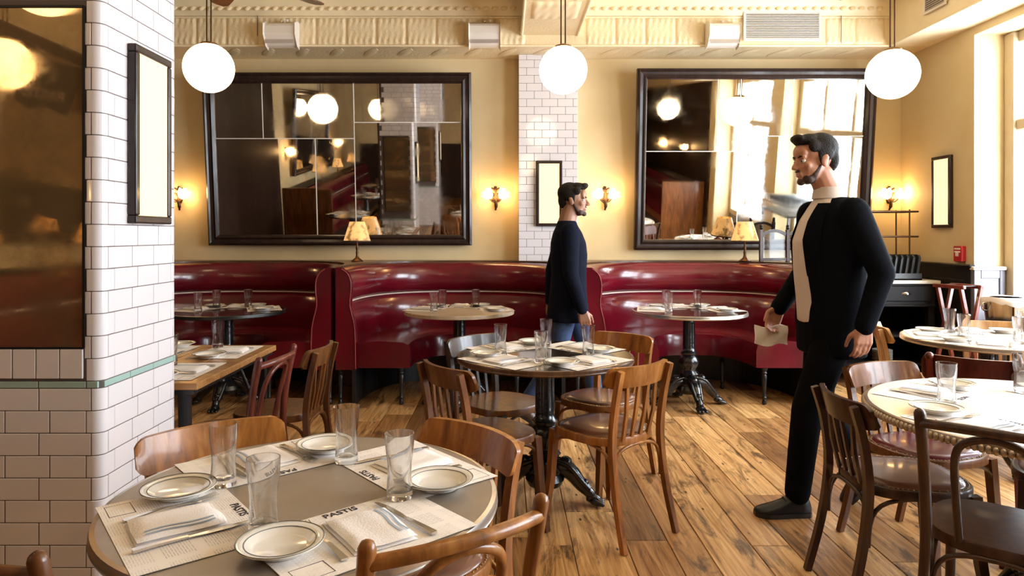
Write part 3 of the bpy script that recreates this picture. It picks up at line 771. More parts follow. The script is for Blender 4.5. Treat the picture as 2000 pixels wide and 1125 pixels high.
def booth(cx, label):
    t = thing('booth_banquette', label, 'booth', (0,0,0), 0, 'curved red leather booths')
    up = [(.0,.83),(.04,.825),(.08,.85),(.10,.92),(.10,.985),(.08,1.055),(.04,1.093),(0,1.10),(-.02,1.10),(-.02,.83)]
    lo = [(.0,.44),(.115,.44),(.128,.52),(.13,.62),(.118,.71),(.088,.785),(.05,.815),(0,.82),(-.02,.82),(-.02,.44)]
    loft_u(cx, up).build('upper_back', M_LEATHER, t, smooth=45)
    loft_u(cx, lo).build('lower_back', M_LEATHER, t, smooth=45)
    loft_u(cx, [(.055+.009*math.cos(q*PI/3), .823+.009*math.sin(q*PI/3)) for q in range(6)]).build('piping', M_PIPING, t, smooth=60)
    seat = [(0,.30),(.555,.30),(.565,.31),(.565,.44),(.55,.485),(.50,.505),(.30,.515),(.12,.50),(0,.49)]
    s_ = loft_u(cx, seat).build('seat', M_LEATHER, t, smooth=45)
    loft_u(cx, [(.560,.303),(.569,.303),(.569,.311),(.560,.311)]).build('seat_piping', M_LEATHER, t)
    # upholstered end panels with thin piping
    for s in (-1, 1):
        x = cx+s*AX
        pr = [(-.016,.30),(.135,.30),(.128,.62),(.090,.80),(.098,.92),(.095,1.0),(.07,1.06),(.025,1.095),(-.016,1.098)]
        m = MB(); n = len(pr)
        m.add([(x-s*a, Y0-.035, z) for a, z in pr]+[(x-s*a, Y0+.01, z) for a, z in pr], [(k,(k+1)%n,n+(k+1)%n,n+k) for k in range(n)]+[tuple(range(n)), tuple(range(2*n-1,n-1,-1))])
        m.build('end_panel', M_LEATHER, t, bevel=.008, segs=2)
        path = [(x-s*a, Y0-.036, z) for a, z in pr[1:8]]
        MB().tube(spline(path, 3), .0045, 6).build('panel_piping', plain('burgundy_piping', (.30,.06,.06), .4) if 'burgundy_piping' not in bpy.data.materials else bpy.data.materials['burgundy_piping'], t, smooth=60)
        for a in (.0, .49):
            o = link('turned_leg', LEGM, None, t); o.location = (x-s*a, Y0+.03, 0)
    for th in (.28, .5, .72):
        q = ucurve(cx, .5, 40)[int(40*th)]; o = link('turned_leg', LEGM, None, t); o.location = (q.x, q.y+.05, 0)
    # dark plinth board well under the seat
    loft_u(cx, [(.10,0),(.13,0),(.13,.29),(.10,.29)]).build('kick_board', M_BLACK, t)
    return t
BC = (-2.36, -.365, 1.63)
booth(BC[0], 'curved burgundy leather booth half hidden by the tiled pillar')
booth(BC[1], 'curved red leather booth under the shaded lamp, with the pale table')
booth(BC[2], 'curved red leather booth with the black iron table, below the bright mirror')
# dark ledge that fills the space between booth backs and the wall
def yfront(x):
    y = Y0-.02
    for cx in BC:
        u = abs(x-cx)/(AX+.045)
        if u < 1: y = (Y0+(BY+.045)*(1-u**EX)**(1/EX))
    return min(y, 6.82)
m = MB(); xs = []; x = BC[0]-AX-.10
while x < BC[2]+AX+.10: xs.append(x); x += .0125
vs = []; fs = []
for x in xs:
    yf = yfront(x)
    if x > BC[2]+AX+.05 or x < BC[0]-AX-.05: yf = Y0-.02
    vs += [(x,yf,1.10),(x,YB-.002,1.10),(x,YB-.002,ZL),(x,yf,ZL)]
for i in range(len(xs)-1):
    for j in range(4): fs.append((4*i+j, 4*i+(j+1)%4, 4*i+4+(j+1)%4, 4*i+4+j))
fs += [(0,1,2,3), tuple(4*(len(xs)-1)+j for j in (3,2,1,0))]
tag(m.add(vs, fs).build('booth_ledge', wood('ledge_wood', (.04,.018,.008), (.09,.04,.016), (.15,.07,.03), scale=(3,26,26), rnd=0)), 'dark wooden ledge along the tops of the red booths', 'ledge')
# small screen with glass panels on the ledge
sc = thing('ledge_screen', 'small wood framed glass screen on the ledge behind the suited man', 'screen', (2.43, 5.98, ZL))
sc.location = (2.37, 6.30, ZL+.0006)
PWD = .245
for k in range(3):
    MB().span(k*PWD-.016, k*PWD+.016, -.016, .016, 0, .30).build('post', W_FRAME, sc, bevel=.003)
    MB().lathe([(.010,.30),(.018,.312),(.012,.322),(.016,.335),(0,.35)], 10, (k*PWD,0,0)).build('finial', M_DKPANEL, sc, smooth=60)
for k in range(2):
    x0, x1 = k*PWD+.016, (k+1)*PWD-.016
    arc = [(lerp(x0,x1,i/8), 0, .255+.035*math.sin(PI*i/8)) for i in range(9)]
    MB().sweep(arc, [(-.010,-.014),(.010,-.014),(.010,.014),(-.010,.014)]).build('top_rail', W_FRAME, sc)
    MB().span(x0, x1, -.012, .012, .012, .038).build('bottom_rail', W_FRAME, sc)
    MB().add([(x0,0,.03),(x1,0,.03)]+[(p[0],0,p[2]) for p in arc[::-1]], [tuple(range(11))]).build('etched_pane', glass('etched_glass', (.9,.92,.95), .75) if 'etched_glass' not in bpy.data.materials else bpy.data.materials['etched_glass'], sc)

# long bench against the left wall (seen in the mirrors)
lb = thing('wall_bench', 'long straight red leather bench against the left wall, seen in the pillar mirror', 'bench', (0,0,0))
def along(lb, x0, sg, y0, y1):
    def run(prof, nm, mat):
        n = len(prof)
        MB().add([(x0+sg*a, y0, z) for a, z in prof]+[(x0+sg*a, y1, z) for a, z in prof], [(k,(k+1)%n,n+(k+1)%n,n+k) for k in range(n)]+[tuple(range(n)), tuple(range(2*n-1,n-1,-1))]).build(nm, mat, lb, smooth=45)
    run([(.02,.80),(.34,.81),(.38,.86),(.385,.95),(.34,1.05),(.27,1.085),(.02,1.085)], 'upper_back', M_LEATHER)
    run([(.02,.46),(.42,.46),(.43,.60),(.40,.74),(.33,.80),(.02,.80)], 'lower_back', M_LEATHER)
    run([(.02,.30),(.80,.30),(.80,.44),(.76,.475),(.02,.475)], 'seat', M_LEATHER)
    run([(.02,1.085),(.31,1.085),(.31,1.10),(.02,1.10)], 'ledge', M_DKPANEL)
    run([(.36,.796),(.372,.796),(.372,.808),(.36,.808)], 'piping', M_PIPING)
    run([(.02,0),(.66,0),(.66,.30),(.02,.30)], 'base', M_BLACK)
    MB().span(x0+sg*.02, x0+sg*.84, y1, y1+.06, 0, 1.14).build('end_board', W_BROWN, lb)
along(lb, XL, 1, -5.2, 1.2)
lb2 = thing('wall_bench', 'long red leather bench against the dark right panelling, seen only in mirrors', 'bench', (0,0,0))
along(lb2, XR-.022, -1, -5.2, .0)

# ================================================================== CHAIRS (local +Y = front, origin under the seat centre)
def arch(m, a, b, z0, z1, r=.008, squeeze=.82):
    a, b = Vector(a), Vector(b)
    A0, B0 = Vector((a.x,a.y,z0)), Vector((b.x,b.y,z0)); A1, B1 = Vector((a.x,a.y,z1)), Vector((b.x,b.y,z1)); mid = (A1+B1)/2
    p = bez(A0, A0.lerp(A1,squeeze), A1.lerp(mid,.15), mid, 9)+bez(mid, B1.lerp(mid,.15), B0.lerp(B1,squeeze), B0, 9)[1:]
    m.tube(p, r, 7)
SEATP = [(x*(1.0 if y > 0 else 1-.06*(-y/.2)), y) for x, y in sup(36, .205, .205, 2.9)]
def seat_parts(t, wm, pad, nails):
    m = MB(); P = SEATP; n = len(P); vs = []
    rings = [(1.0,.428),(1.0,.455),(.985,.462),(.86,.463)]
    for s, z in rings: vs += [(x*s, y*s, z) for x, y in P]
    fs = [(i*n+k, i*n+(k+1)%n, (i+1)*n+(k+1)%n, (i+1)*n+k) for i in range(3) for k in range(n)]+[tuple(range(n-1,-1,-1)), tuple(3*n+k for k in range(n))]
    s_ = m.add(vs, fs).build('seat', wm, t, smooth=40)
    m = MB(); vs = []
    rr = [(.90,.460),(.885,.468),(.7,.474),(.35,.477)] if pad else [(.86,.463),(.84,.459),(.6,.455),(.3,.454)]
    for s, z in rr: vs += [(x*s, y*s, z) for x, y in P]
    vs.append((0,0,rr[-1][1])); c = 4*n
    fs = [(i*n+k, i*n+(k+1)%n, (i+1)*n+(k+1)%n, (i+1)*n+k) for i in range(3) for k in range(n)]+[(3*n+k, 3*n+(k+1)%n, c) for k in range(n)]
    m.add(vs, fs).build('seat_pad' if pad else 'seat_panel', pad or wm, t, smooth=60)
    if nails:
        m = MB(); dense = []
        for k in range(n):
            for q in (0,.5): 
                a, b = P[k], P[(k+1)%n]; dense.append((lerp(a[0],b[0],q), lerp(a[1],b[1],q)))
        for x, y in dense: m.ball((x*.935, y*.935, .464), (.0035,.0035,.0025), 5, 3)
        o = m.build('nail_trim', M_NAIL, t); o['kind'] = 'stuff'
def legs_and_braces(t, wm, front_only=False, rnd=False):
    for s in (-1,1):
        m = MB()
        if rnd: m.tube([(s*.165,.165,.44),(s*.172,.185,.2),(s*.185,.205,0)], [.017,.015,.012], 10)
        else: m.sweep([(s*.165,.165,.44),(s*.172,.182,.2),(s*.188,.208,0)], [(-.016,-.016),(.016,-.016),(.016,.016),(-.016,.016)], up=(0,1,0), scale=[1.1,1,.8])
        m.build('leg', wm, t, smooth=50)
    F_ = [(-.17,.178,0),(.17,.178,0)]; R_ = [(-.165,-.205,0),(.165,-.205,0)]
    for a, b in ((F_[0],F_[1]), (F_[0],R_[0]), (F_[1],R_[1]), (R_[0],R_[1])):
        m = MB(); arch(m, a, b, .25, .425); m.build('brace', wm, t, smooth=60)
def chair_spindle(name, wm, pad, label, H=.79, nails=True, nsp=4, railh=.095, railw=.205):
    t = thing(name, label, 'chair')
    seat_parts(t, wm, pad, nails); legs_and_braces(t, wm)
    for s in (-1,1):
        p = spline([(s*.178,-.285,0),(s*.170,-.232,.22),(s*.165,-.205,.44),(s*.165,-.222,.62),(s*.168,-.258,H-.012)], 4)
        MB().sweep(p, [(-.015,-.014),(.015,-.014),(.015,.014),(-.015,.014)], up=(0,1,0), scale=[.85+.15*min(1,i/8) if i < 9 else 1-.1*(i-8)/8 for i in range(len(p))]).build('leg', wm, t, smooth=50)
    # curved crest rail board with rounded ends, hollow side to the sitter
    m = MB(); nx = 22; vs = []; fs = []; nz = 4
    for side in (0, 1):
        for j in range(nz+1):
            for i in range(nx+1):
                u = math.sin(PI/2*(i/nx*2-1)); x = u*railw; e = max(0, (abs(u)-.84)/.16)
                zc = H-railh/2; hh = railh/2*(math.sqrt(max(0,1-e*e*.72)))
                v = (j/nz*2-1)
                y = -.262+.058*u*u + (.000 if side == 0 else .020)*(1-.25*e) - .012*v
                vs.append((x, y-.004, zc+hh*v))
    k = (nx+1)*(nz+1)
    for j in range(nz):
        for i in range(nx):
            q = j*(nx+1)+i; fs.append((q, q+1, q+nx+2, q+nx+1)); fs.append((k+q, k+q+nx+1, k+q+nx+2, k+q+1))
    for i in range(nx): fs.append((i, k+i, k+i+1, i+1)); q = nz*(nx+1)+i; fs.append((q, q+1, k+q+1, k+q))
    for j in range(nz): q = j*(nx+1); fs.append((q, q+nx+1, k+q+nx+1, k+q)); q += nx; fs.append((q, k+q, k+q+nx+1, q+nx+1))
    m.add(vs, fs).build('crest_rail', wm, t, smooth=45)
    for i in range(nsp):
        u = (i-(nsp-1)/2)*.062
        MB().sweep([(u*.9,-.195,.45),(u,-.222,.57),(u*1.03,-.256+.058*(u/.2)**2+.012,H-railh+.01)], [(-.009,-.006),(.009,-.006),(.009,.006),(-.009,.006)], up=(0,1,0)).build('spindle', wm, t, smooth=50)
    return t
def chair_loop(name, wm, label, H=.84, seatmat=None, rail_low=.045):
    t = thing(name, label, 'chair')
    seat_parts(t, seatmat or wm, None, False); legs_and_braces(t, wm, rnd=True)
    for s in (-1,1):
        p = spline([(s*.195,-.30,0),(s*.185,-.245,.22),(s*.178,-.212,.44),(s*.180,-.225,.64),(s*.185,-.262,H-.016)], 4)
        MB().tube(p+[p[-1]+Vector((0,-.002,.010)), p[-1]+Vector((0,-.003,.0155))], [.013]*4+[.016]*5+[.0165]*8+[.0125,.004], 10).build('leg', wm, t, smooth=60)
    zr = H-rail_low
    MB().tube([(u*.182, -.258-.045*(1-u*u), zr+.012*(1-u*u)) for u in [i/8-1 for i in range(17)]], .0145, 10).build('crest_rail', wm, t, smooth=60)
    lp = spline([(-.095,-.195,.455),(-.100,-.222,.60),(-.098,-.25,zr-.09),(-.070,-.272,zr-.035),(0,-.283,zr-.012),(.070,-.272,zr-.035),(.098,-.25,zr-.09),(.100,-.222,.60),(.095,-.195,.455)], 5)
    MB().tube(lp, .0115, 9).build('back_loop', wm, t, smooth=60)
    return t
def place(t, x, y, fx, fy, label=None):
    t.location = (x, y, 0); t.rotation_euler = (0, 0, face_to(fx, fy))
    if label: t['label'] = label
    return t
def back_at(bx, by, fx, fy, d=.24):       # seat centre from the crest rail's middle
    l = math.hypot(fx, fy); return bx+fx/l*d, by+fy/l*d, fx, fy
G1, G2, G3, G4 = 'chairs around the zinc table', 'chairs around the dark round table', 'chairs around the beaded table', 'chairs around the table by the sideboard'
def grp(t, g): t['group'] = g; return t
chA = chair_spindle('bistro_chair', W_HONEY, M_BROWNLEA, 'honey brown chair with broad curved back, between zinc table and tiled pillar', H=.795, railw=.212, railh=.10)
grp(place(chA, *back_at(-.885, 2.06, .62, -.78)), G1)
chB = copy_tree(chA); chB.scale = (1,1,.968); grp(place(chB, *back_at(-.09, 2.125, -.70, -.71), 'glossy honey brown chair between the zinc table and the dark round table'), G1)
chC = chair_loop('bentwood_chair', W_HONEY, 'honey bentwood chair with round rail and knobbed posts at the zinc table', H=.853)
grp(place(chC, *back_at(-.092, 1.280, -.56, .83)), G1)
chD = chair_loop('bentwood_chair', W_BROWN, 'dark brown bentwood chair end at the zinc table, beside the tiled pillar', H=.85)
grp(place(chD, *back_at(-.935, 1.205, .33, .94)), G1)
# around the dark round table
m1 = chair_spindle('bistro_chair', W_OAK, M_BROWNLEA, 'light oak spindle back chair with brown leather seat, at the dark round table', H=.79)
m1_me = None
for c in [q for q in COL.objects if q.parent == m1 and q.data.materials and q.data.materials[0] == W_OAK]: c.data.materials[0] = W_HONEY
grp(place(m1, .472, 3.25, -.63, .78), G2)
m2 = chair_spindle('bistro_chair', W_BROWN, None, 'brown spindle back chair with plain seat, behind the glossy chair', nails=False)
grp(place(m2, *back_at(-.275, 3.03, .80, .60)), G2)
m3 = chair_spindle('bistro_chair', W_GREY, None, 'grey black spindle back chair on the booth side of the dark round table', nails=False)
for c in [q for q in COL.objects if q.parent == m3 and q.name.startswith('seat')]: c.data.materials[0] = W_BROWN
grp(place(m3, *back_at(-.19, 3.90, .72, -.69)), G2)
m4 = copy_tree(m1); grp(place(m4, *back_at(.70, 4.0, -.66, -.75), 'honey brown spindle back chair between dark round table and man in jeans'), G2)
# around the beaded table by the window
r1 = chair_spindle('bistro_chair', W_DARK, M_BROWNLEA, 'dark spindle back chair with studded brown seat, nearest the suited man', H=.765)
grp(place(r1, 1.515, 2.60, 1, -.04), G3)
m = MB(); vs = []; fs = []
for j in range(5):
    for i in range(17):
        u = (i/8-1)*.88; v = j/2-1; vs.append((u*.205, -.262+.058*u*u+.0185-.010*v+.004*(1-abs(v)**3), .765-.0475+.040*v*(1-.25*abs(u)**6)))
for j in range(4):
    for i in range(16): q = j*17+i; fs.append((q,q+1,q+18,q+17))
m.add(vs, fs).build('back_pad', M_LEATHER2, r1, smooth=60)
r2 = chair_spindle('bistro_chair', W_BROWN, M_LEATHER2, 'brown spindle back chair with studded red seat at the beaded table', H=.775)
grp(place(r2, 1.81, 2.94, .32, -.95), G3)
r3 = chair_loop('bentwood_chair', W_DARK, 'dark bentwood chair with a tall arched loop in its back, at the beaded table', H=.85, seatmat=W_DARK)
grp(place(r3, *back_at(1.40, 1.942, .66, .75)), G3)
r4 = chair_spindle('bistro_chair', W_DARK, M_LAV, 'dark chair with a mauve seat at the window side of the beaded table', H=.79, nails=False)
grp(place(r4, 2.20, 2.62, -.6, -.8), G3)
# table by the sideboard
a1 = chair_spindle('bistro_chair', W_OAK, None, 'blond wood spindle back chair between suited man and sideboard table', nails=False)
grp(place(a1, *back_at(2.42, 4.40, .93, -.37)), G4)
a2 = copy_tree(a1); grp(place(a2, *back_at(3.27, 4.56, -.35, -.94), 'blond wood chair at the sideboard table, before the ice bucket'), G4)
a3 = chair_spindle('bistro_chair', W_RED, None, 'dark red chair with broad back board and knobbed posts', H=.80, nails=False, railh=.13)
for c in [q for q in COL.objects if q.parent == a3 and q.name.startswith('leg')]: pass
for s in (-1,1): MB().ball((s*.168,-.258,.795), .019, 10, 8).build('post_knob', W_RED, a3, smooth=60)
grp(place(a3, *back_at(2.16, 3.15, .60, .80)), G4)
# at the rectangular table behind the pillar
b1 = chair_loop('bentwood_chair', W_RED, 'reddish bentwood chair with an arched loop back, at the rectangular table behind the pillar')
grp(place(b1, *back_at(-1.065, 3.14, -.99, .10)), 'chairs at the rectangular table')
b2 = chair_spindle('bistro_chair', W_BROWN, None, 'brown spindle back chair seen edge on, at the rectangular table behind the pillar', nails=False)
grp(place(b2, *back_at(-.95, 3.58, -1, .05)), 'chairs at the rectangular table')
# ================================================================== TABLES
def iron_base(t, H, nfeet=4, rot=-PI/2, fr=.245):
    mod = lambda a, z: 1+(.07*math.cos(8*a) if (.17 < z < .36) else 0)
    col = [(0,.10),(.085,.10),(.10,.13),(.085,.16),(.095,.18),(.075,.20),(.058,.215),(.062,.235),(.078,.255),(.062,.275),(.052,.285),(.055,.30),(.073,.325),(.078,.35),(.066,.385),(.052,.40),(.062,.41),(.066,.425),(.052,.44),(.047,.46),(.043,H-.08),(.052,H-.07),(.052,H-.06),(.045,H-.05),(.12,H-.03),(.14,H-.025),(0,H-.025)]
    MB().lathe(col, 32, mod=mod).build('column', M_IRON, t, smooth=40)
    fl = MB()
    for k in range(10):
        a = 2*PI*k/10; fl.tube([(.043*math.cos(a), .043*math.sin(a), .47), (.041*math.cos(a), .041*math.sin(a), H-.09)], .007, 6)
    fl.build('fluting', M_IRON, t, smooth=60)
    for k in range(nfeet):
        a = rot+2*PI*k/nfeet; d = Vector((math.cos(a), math.sin(a), 0)); sd = Vector((-d.y, d.x, 0)); m = MB(); Z = Vector((0,0,1))
        p = spline([d*.06+Z*.19, d*.13+Z*.165, d*.185+Z*.10, d*.235+Z*.055, d*(fr-.02)+Z*.048, d*(fr+.025)+Z*.026], 5)
        m.tube(p, [.040,.042,.043,.043,.042,.041,.040,.038,.036,.034,.032,.030,.028,.027,.026,.025,.025,.026,.027,.028,.028,.028,.027,.026,.025,.022], 10)
        for s in (-1,0,1):      # paw toes and leaf ribs
            m.cone(d*(fr)+sd*s*.022+Z*.028, d*(fr+.045)+sd*s*.028+Z*.016, .018, .012, 8)
            m.tube(spline([d*.05+sd*s*.025+Z*.225, d*.125+sd*s*.032+Z*.20, d*.18+sd*s*.026+Z*.135, d*.225+sd*s*.018+Z*.085], 4), .013, 7)
        m.ball(d*.105+Z*.215, (.035,.035,.03), 10, 6); m.ball(d*.20+Z*.115, (.024,.024,.02), 8, 6)
        m.build('paw_foot', M_IRON, t, smooth=60)
def round_table(name, label, x, y, R, H, top, rim, rot=-PI/2, beads=False, base=True, fr=.245):
    t = thing(name, label, 'table', (x, y, 0))
    MB().lathe([(0,H-.024),(R-.012,H-.024),(R-.004,H-.018),(R-.004,H-.006),(R-.010,H),(0,H)], 96).build('table_top', top, t, smooth=35)
    MB().lathe([(R-.010,H-.030),(R+.001,H-.028),(R+.004,H-.022),(R+.001,H-.017),(R+.003,H-.010),(R,H-.001),(R-.010,H+.0006),(R-.011,H-.004)], 96, ring=True).build('rim_band', rim, t, smooth=50)
    if beads:
        bm_ = MB().ball((0,0,0), (.0095,.0095,.013), 8, 6).mesh('rim_bead', 60); bm_.materials.append(rim); n = int(2*PI*R/.0185)
        for k in range(n):
            a = 2*PI*k/n; o = link('rim_bead', bm_, None, t); o.location = ((R+.003)*math.cos(a), (R+.003)*math.sin(a), H-.018)
    if base: iron_base(t, H, rot=rot, fr=fr)
    return t
H0 = .76
NEAR, MID, RF, RM = (-.464, 1.617, .445), (.207, 3.48, .445), (1.88, 2.33, .575), (2.85, 4.02, .45)
round_table('round_table', 'round table with a dull zinc top and bright rim, beside the tiled pillar', *NEAR, H0, M_ZINC, M_ZINCRIM, rot=1.05)
round_table('round_table', 'round dark wood table on a black cast iron claw base in mid floor', *MID, H0, M_DKTOP, wood('table_edge_wood', (.04,.018,.008), (.09,.04,.016), (.15,.07,.03), rnd=0), rot=-PI/2-.12)
round_table('round_table', 'large round pale table with a beaded metal edge by the window', *RF, H0, M_MARBLE, M_BEAD, beads=True)
round_table('round_table', 'round pale table in front of the dark sideboard', *RM, H0, M_MARBLE, M_BEAD)
round_table('round_table', 'round dark table in the booth behind the tiled pillar', -2.23, 5.50, .45, H0, M_DKTOP, M_BLACK)
round_table('round_table', 'round pale oak table in the booth under the shaded lamp', -.363, 5.52, .44, H0, M_PALETOP, M_PALETOP)
round_table('round_table', 'round black table on a black claw base in the booth below the bright mirror', 1.485, 5.49, .45, H0, M_DKTOP, M_ZINCRIM, rot=-PI/2+.1)
rt = thing('rectangular_table', 'rectangular wooden table with black iron legs behind the tiled pillar', 'table', (-1.66, 3.38, 0))
HT = .742; hx, hy = .365, .50
poly = [(-hx,-hy),(hx-.03,-hy),(hx,-hy+.03),(hx,hy-.03),(hx-.03,hy),(-hx,hy)]
for k in range(4):
    x0, x1 = lerp(-hx,hx,k/4)+.001, lerp(-hx,hx,(k+1)/4)-.001
    MB().span(x0, x1, -hy+.001, hy-.001, HT-.03, HT).build('table_board', W_TABLE, rt, bevel=.003)
MB().span(-hx+.02, hx-.02, -hy+.01, hy-.01, HT-.05, HT-.031).build('under_frame', M_BLACK, rt)
for sx in (-1,1):
    for sy in (-1,1): MB().sweep([(sx*(hx-.07), sy*(hy-.035), HT-.05),(sx*(hx-.06), sy*(hy-.035), 0)], [(-.02,-.02),(.02,-.02),(.02,.02),(-.02,.02)], up=(0,1,0)).build('leg', M_BLACK, rt)
for sy in (-1,1): MB().tube([(hx-.10, sy*(hy-.04), .40), (hx-.22, sy*(hy-.04), HT-.06)], .011, 8).build('stay', M_BLACK, rt, smooth=60)

# ================================================================== PLACE SETTINGS
# prototypes: origin on the table plane
MATW, MATD = .40, .262
def make_mat():
    m = MB(); nx, ny = 12, 8; vs = []; fs = []
    for j in range(ny+1):
        for i in range(nx+1):
            u, v = i/nx-.5, j/ny-.5; vs.append((u*MATW, v*MATD, .0012+.0007*math.sin(7*u+4*v)*abs(u)*2))
    k = len(vs); vs += [(x,y,z-.0007) for x,y,z in vs]
    for j in range(ny):
        for i in range(nx): q = j*(nx+1)+i; fs.append((q,q+1,q+nx+2,q+nx+1)); fs.append((k+q,k+q+nx+1,k+q+nx+2,k+q+1))
    return m.add(vs, fs).mesh('placemat', 60)
ME_MAT = make_mat(); ME_MAT.materials.append(M_PAPER)
ME_TXT = text_mesh('PASTIS', .027); ME_TXT.materials.append(M_INK)
def make_logo():
    m = MB(); w, h, b = .034, .026, .0012
    for x0,x1,y0,y1 in ((-w,w,h-b,h),(-w,w,-h,-h+b),(-w,-w+b,-h,h),(w-b,w,-h,h)): m.span(x0,x1,y0,y1,-.0003,.0003)
    return m.mesh('menu_box_border')
ME_LOGO = make_logo(); ME_LOGO.materials.append(M_INK)
def make_plate(R=.083):
    t = thing('side_plate', None)
    k = R/.083
    MB().lathe([(0,.004),(.040*k,.004),(.043*k,.001),(.047*k,.001),(.050*k,.006),(.068*k,.016),(.0825*k,.0205),(.083*k,.0225),(.0815*k,.0235),(.067*k,.0195),(.053*k,.011),(.047*k,.009),(0,.0085)], 40).build('plate_body', M_CHINA, t, smooth=50)
    MB().lathe([(.0655*k,.0196),(.0665*k,.0204),(.0675*k,.0201),(.0665*k,.0190)], 40, ring=True).build('rim_line', M_CHINALINE, t)
    MB().lathe([(.0808*k,.0236),(.0818*k,.0243),(.0828*k,.0236),(.0818*k,.0228)], 40, ring=True).build('edge_line', M_CHINALINE, t)
    return t
def make_glass(hh=.148, r=.034):
    t = thing('tumbler_glass', None); s = hh/.148
    out = [(.0,.0),(r*.86,.0),(r*.90,.003),(r*.86,.03*s),(r*.80,.055*s),(r*.83,.08*s),(r*.95,.11*s),(r*1.0,.135*s),(r*1.0,.148*s)]
    inn = [(r*1.0-.0022,.148*s),(r*1.0-.003,.135*s),(r*.95-.003,.11*s),(r*.83-.003,.08*s),(r*.80-.003,.055*s),(r*.84-.003,.03*s),(r*.80,.017),(0,.015)]
    MB().lathe(out+inn, 28).build('glass_body', M_REALGLASS, t, smooth=40)
    return t
def realglass():
    m, nt, b = newmat('clear_tumbler_glass'); nt.nodes.remove(b); out = nt.nodes['Material Output']
    gl = N(nt, 'ShaderNodeBsdfGlass'); gl.inputs['Roughness'].default_value = 0; gl.inputs['IOR'].default_value = 1.42; gl.inputs[0].default_value = (.985,.99,.995,1)
    t = N(nt, 'ShaderNodeBsdfTransparent'); t.inputs[0].default_value = (.98,.985,.99,1)
    mx = N(nt, 'ShaderNodeMixShader'); mx.inputs[0].default_value = .12; nt.links.new(gl.outputs[0], mx.inputs[1]); nt.links.new(t.outputs[0], mx.inputs[2]); nt.links.new(mx.outputs[0], out.inputs[0])
    return m
M_REALGLASS = realglass()
def make_napkin():
    t = thing('folded_napkin', None)
    def sheet(w, d, z, s=1):
        m = MB(); nx, ny = 12, 10; vs = []; fs = []
        for j in range(ny+1):
            for i in range(nx+1):
                u, v = i/nx-.5, j/ny-.5
                e = min(.5-abs(u), .5-abs(v)); rise = min(1, e*9)
                vs.append((u*w*(1+.02*math.sin(5*v)), v*d*(1+.02*math.sin(4*u+1)), z+.007*rise**.6+.0012*math.sin(9*u+2*v)))
        k = len(vs); vs += [(x, y, z-.0004) for x, y, _ in vs]
        for j in range(ny):
            for i in range(nx): q = j*(nx+1)+i; fs.append((q,q+1,q+nx+2,q+nx+1)); fs.append((k+q,k+q+nx+1,k+q+nx+2,k+q+1))
        for i in range(nx): fs.append((i, k+i, k+i+1, i+1)); q = ny*(nx+1)+i; fs.append((q, q+1, k+q+1, k+q))
        for j in range(ny): q = j*(nx+1); fs.append((q, q+nx+1, k+q+nx+1, k+q)); q += nx; fs.append((q, k+q, k+q+nx+1, q+nx+1))
        return m.add(vs, fs)
    sheet(.135,.175,.0022).build('lower_fold', M_NAPKIN, t, smooth=60)
    o = sheet(.132,.165,.0085).build('upper_fold', M_NAPKIN, t, smooth=60); o.location = (.002,-.003,0)
    for x0 in (.036, .050):
        m = MB(); m.add([(x0+.003*math.sin(9*v), v*.165, .0165+.0012*math.sin(9*(x0/.132)+2*v)) for v in [i/10-.5 for i in range(1,10)]]+[(x0+.006+.003*math.sin(9*v), v*.165, .0165+.0012*math.sin(9*(x0/.132)+2*v)) for v in [i/10-.5 for i in range(1,10)]], [(i,i+1,10+i,9+i) for i in range(8)])
        o = m.build('blue_stripe', M_STRIPE, t); o.location = (0,-.003,.0004)
    return t
def make_fork():
    t = thing('fork', None)
    hb = [(0,-.095,.004),(0,-.06,.006),(0,-.02,.008),(0,.02,.005),(0,.045,.004)]
    MB().sweep(spline(hb,4), [(-.005,-.0012),(.005,-.0012),(.005,.0012),(-.005,.0012)], scale=[1.5-.95*min(1,i/11) if i < 12 else .55+.75*(i-11)/5 for i in range(17)]).build('handle', M_STEEL, t, smooth=60)
    MB().prism([(-.006,.040),(.006,.040),(.0125,.055),(.0125,.064),(-.0125,.064),(-.0125,.055)], .003, .0052).build('fork_head', M_STEEL, t, bevel=.0006)
    for k in range(4):
        x = (k-1.5)*.0066; MB().sweep([(x,.062,.0042),(x,.082,.0050),(x,.105,.0085)], [(-.0016,-.001),(.0016,-.001),(.0016,.001),(-.0016,.001)], scale=[1,1,.6]).build('tine', M_STEEL, t)
    return t
def make_knife():
    t = thing('table_knife', None)
    MB().sweep(spline([(0,-.11,.005),(0,-.07,.006),(0,-.01,.005)],5), [(-.006,-.0025),(.006,-.0025),(.006,.0025),(-.006,.0025)], scale=[1.15,1.15,1.1,1.05,1,.95,.9,.85,.8,.75,.7]).build('handle', M_STEEL, t, smooth=60)
    MB().prism([(-.004,-.012),(.005,-.012),(.009,.02),(.0095,.07),(.004,.105),(-.004,.11),(-.0045,.05)], .0035, .0052).build('blade', M_STEEL, t, bevel=.0005)
    return t
PRO = {}
def proto(kind, maker):
    """first use returns the prototype itself, later uses copies"""
    if kind not in PRO: PRO[kind] = maker(); return PRO[kind]
    return copy_tree(PRO[kind])
def put(kind, maker, p, z, rz, label, cat, group):
    o = proto(kind, maker); o.location = (p[0], p[1], z); o.rotation_euler = (0,0,rz); tag(o, label, cat, group); return o
sr = random.Random(5)
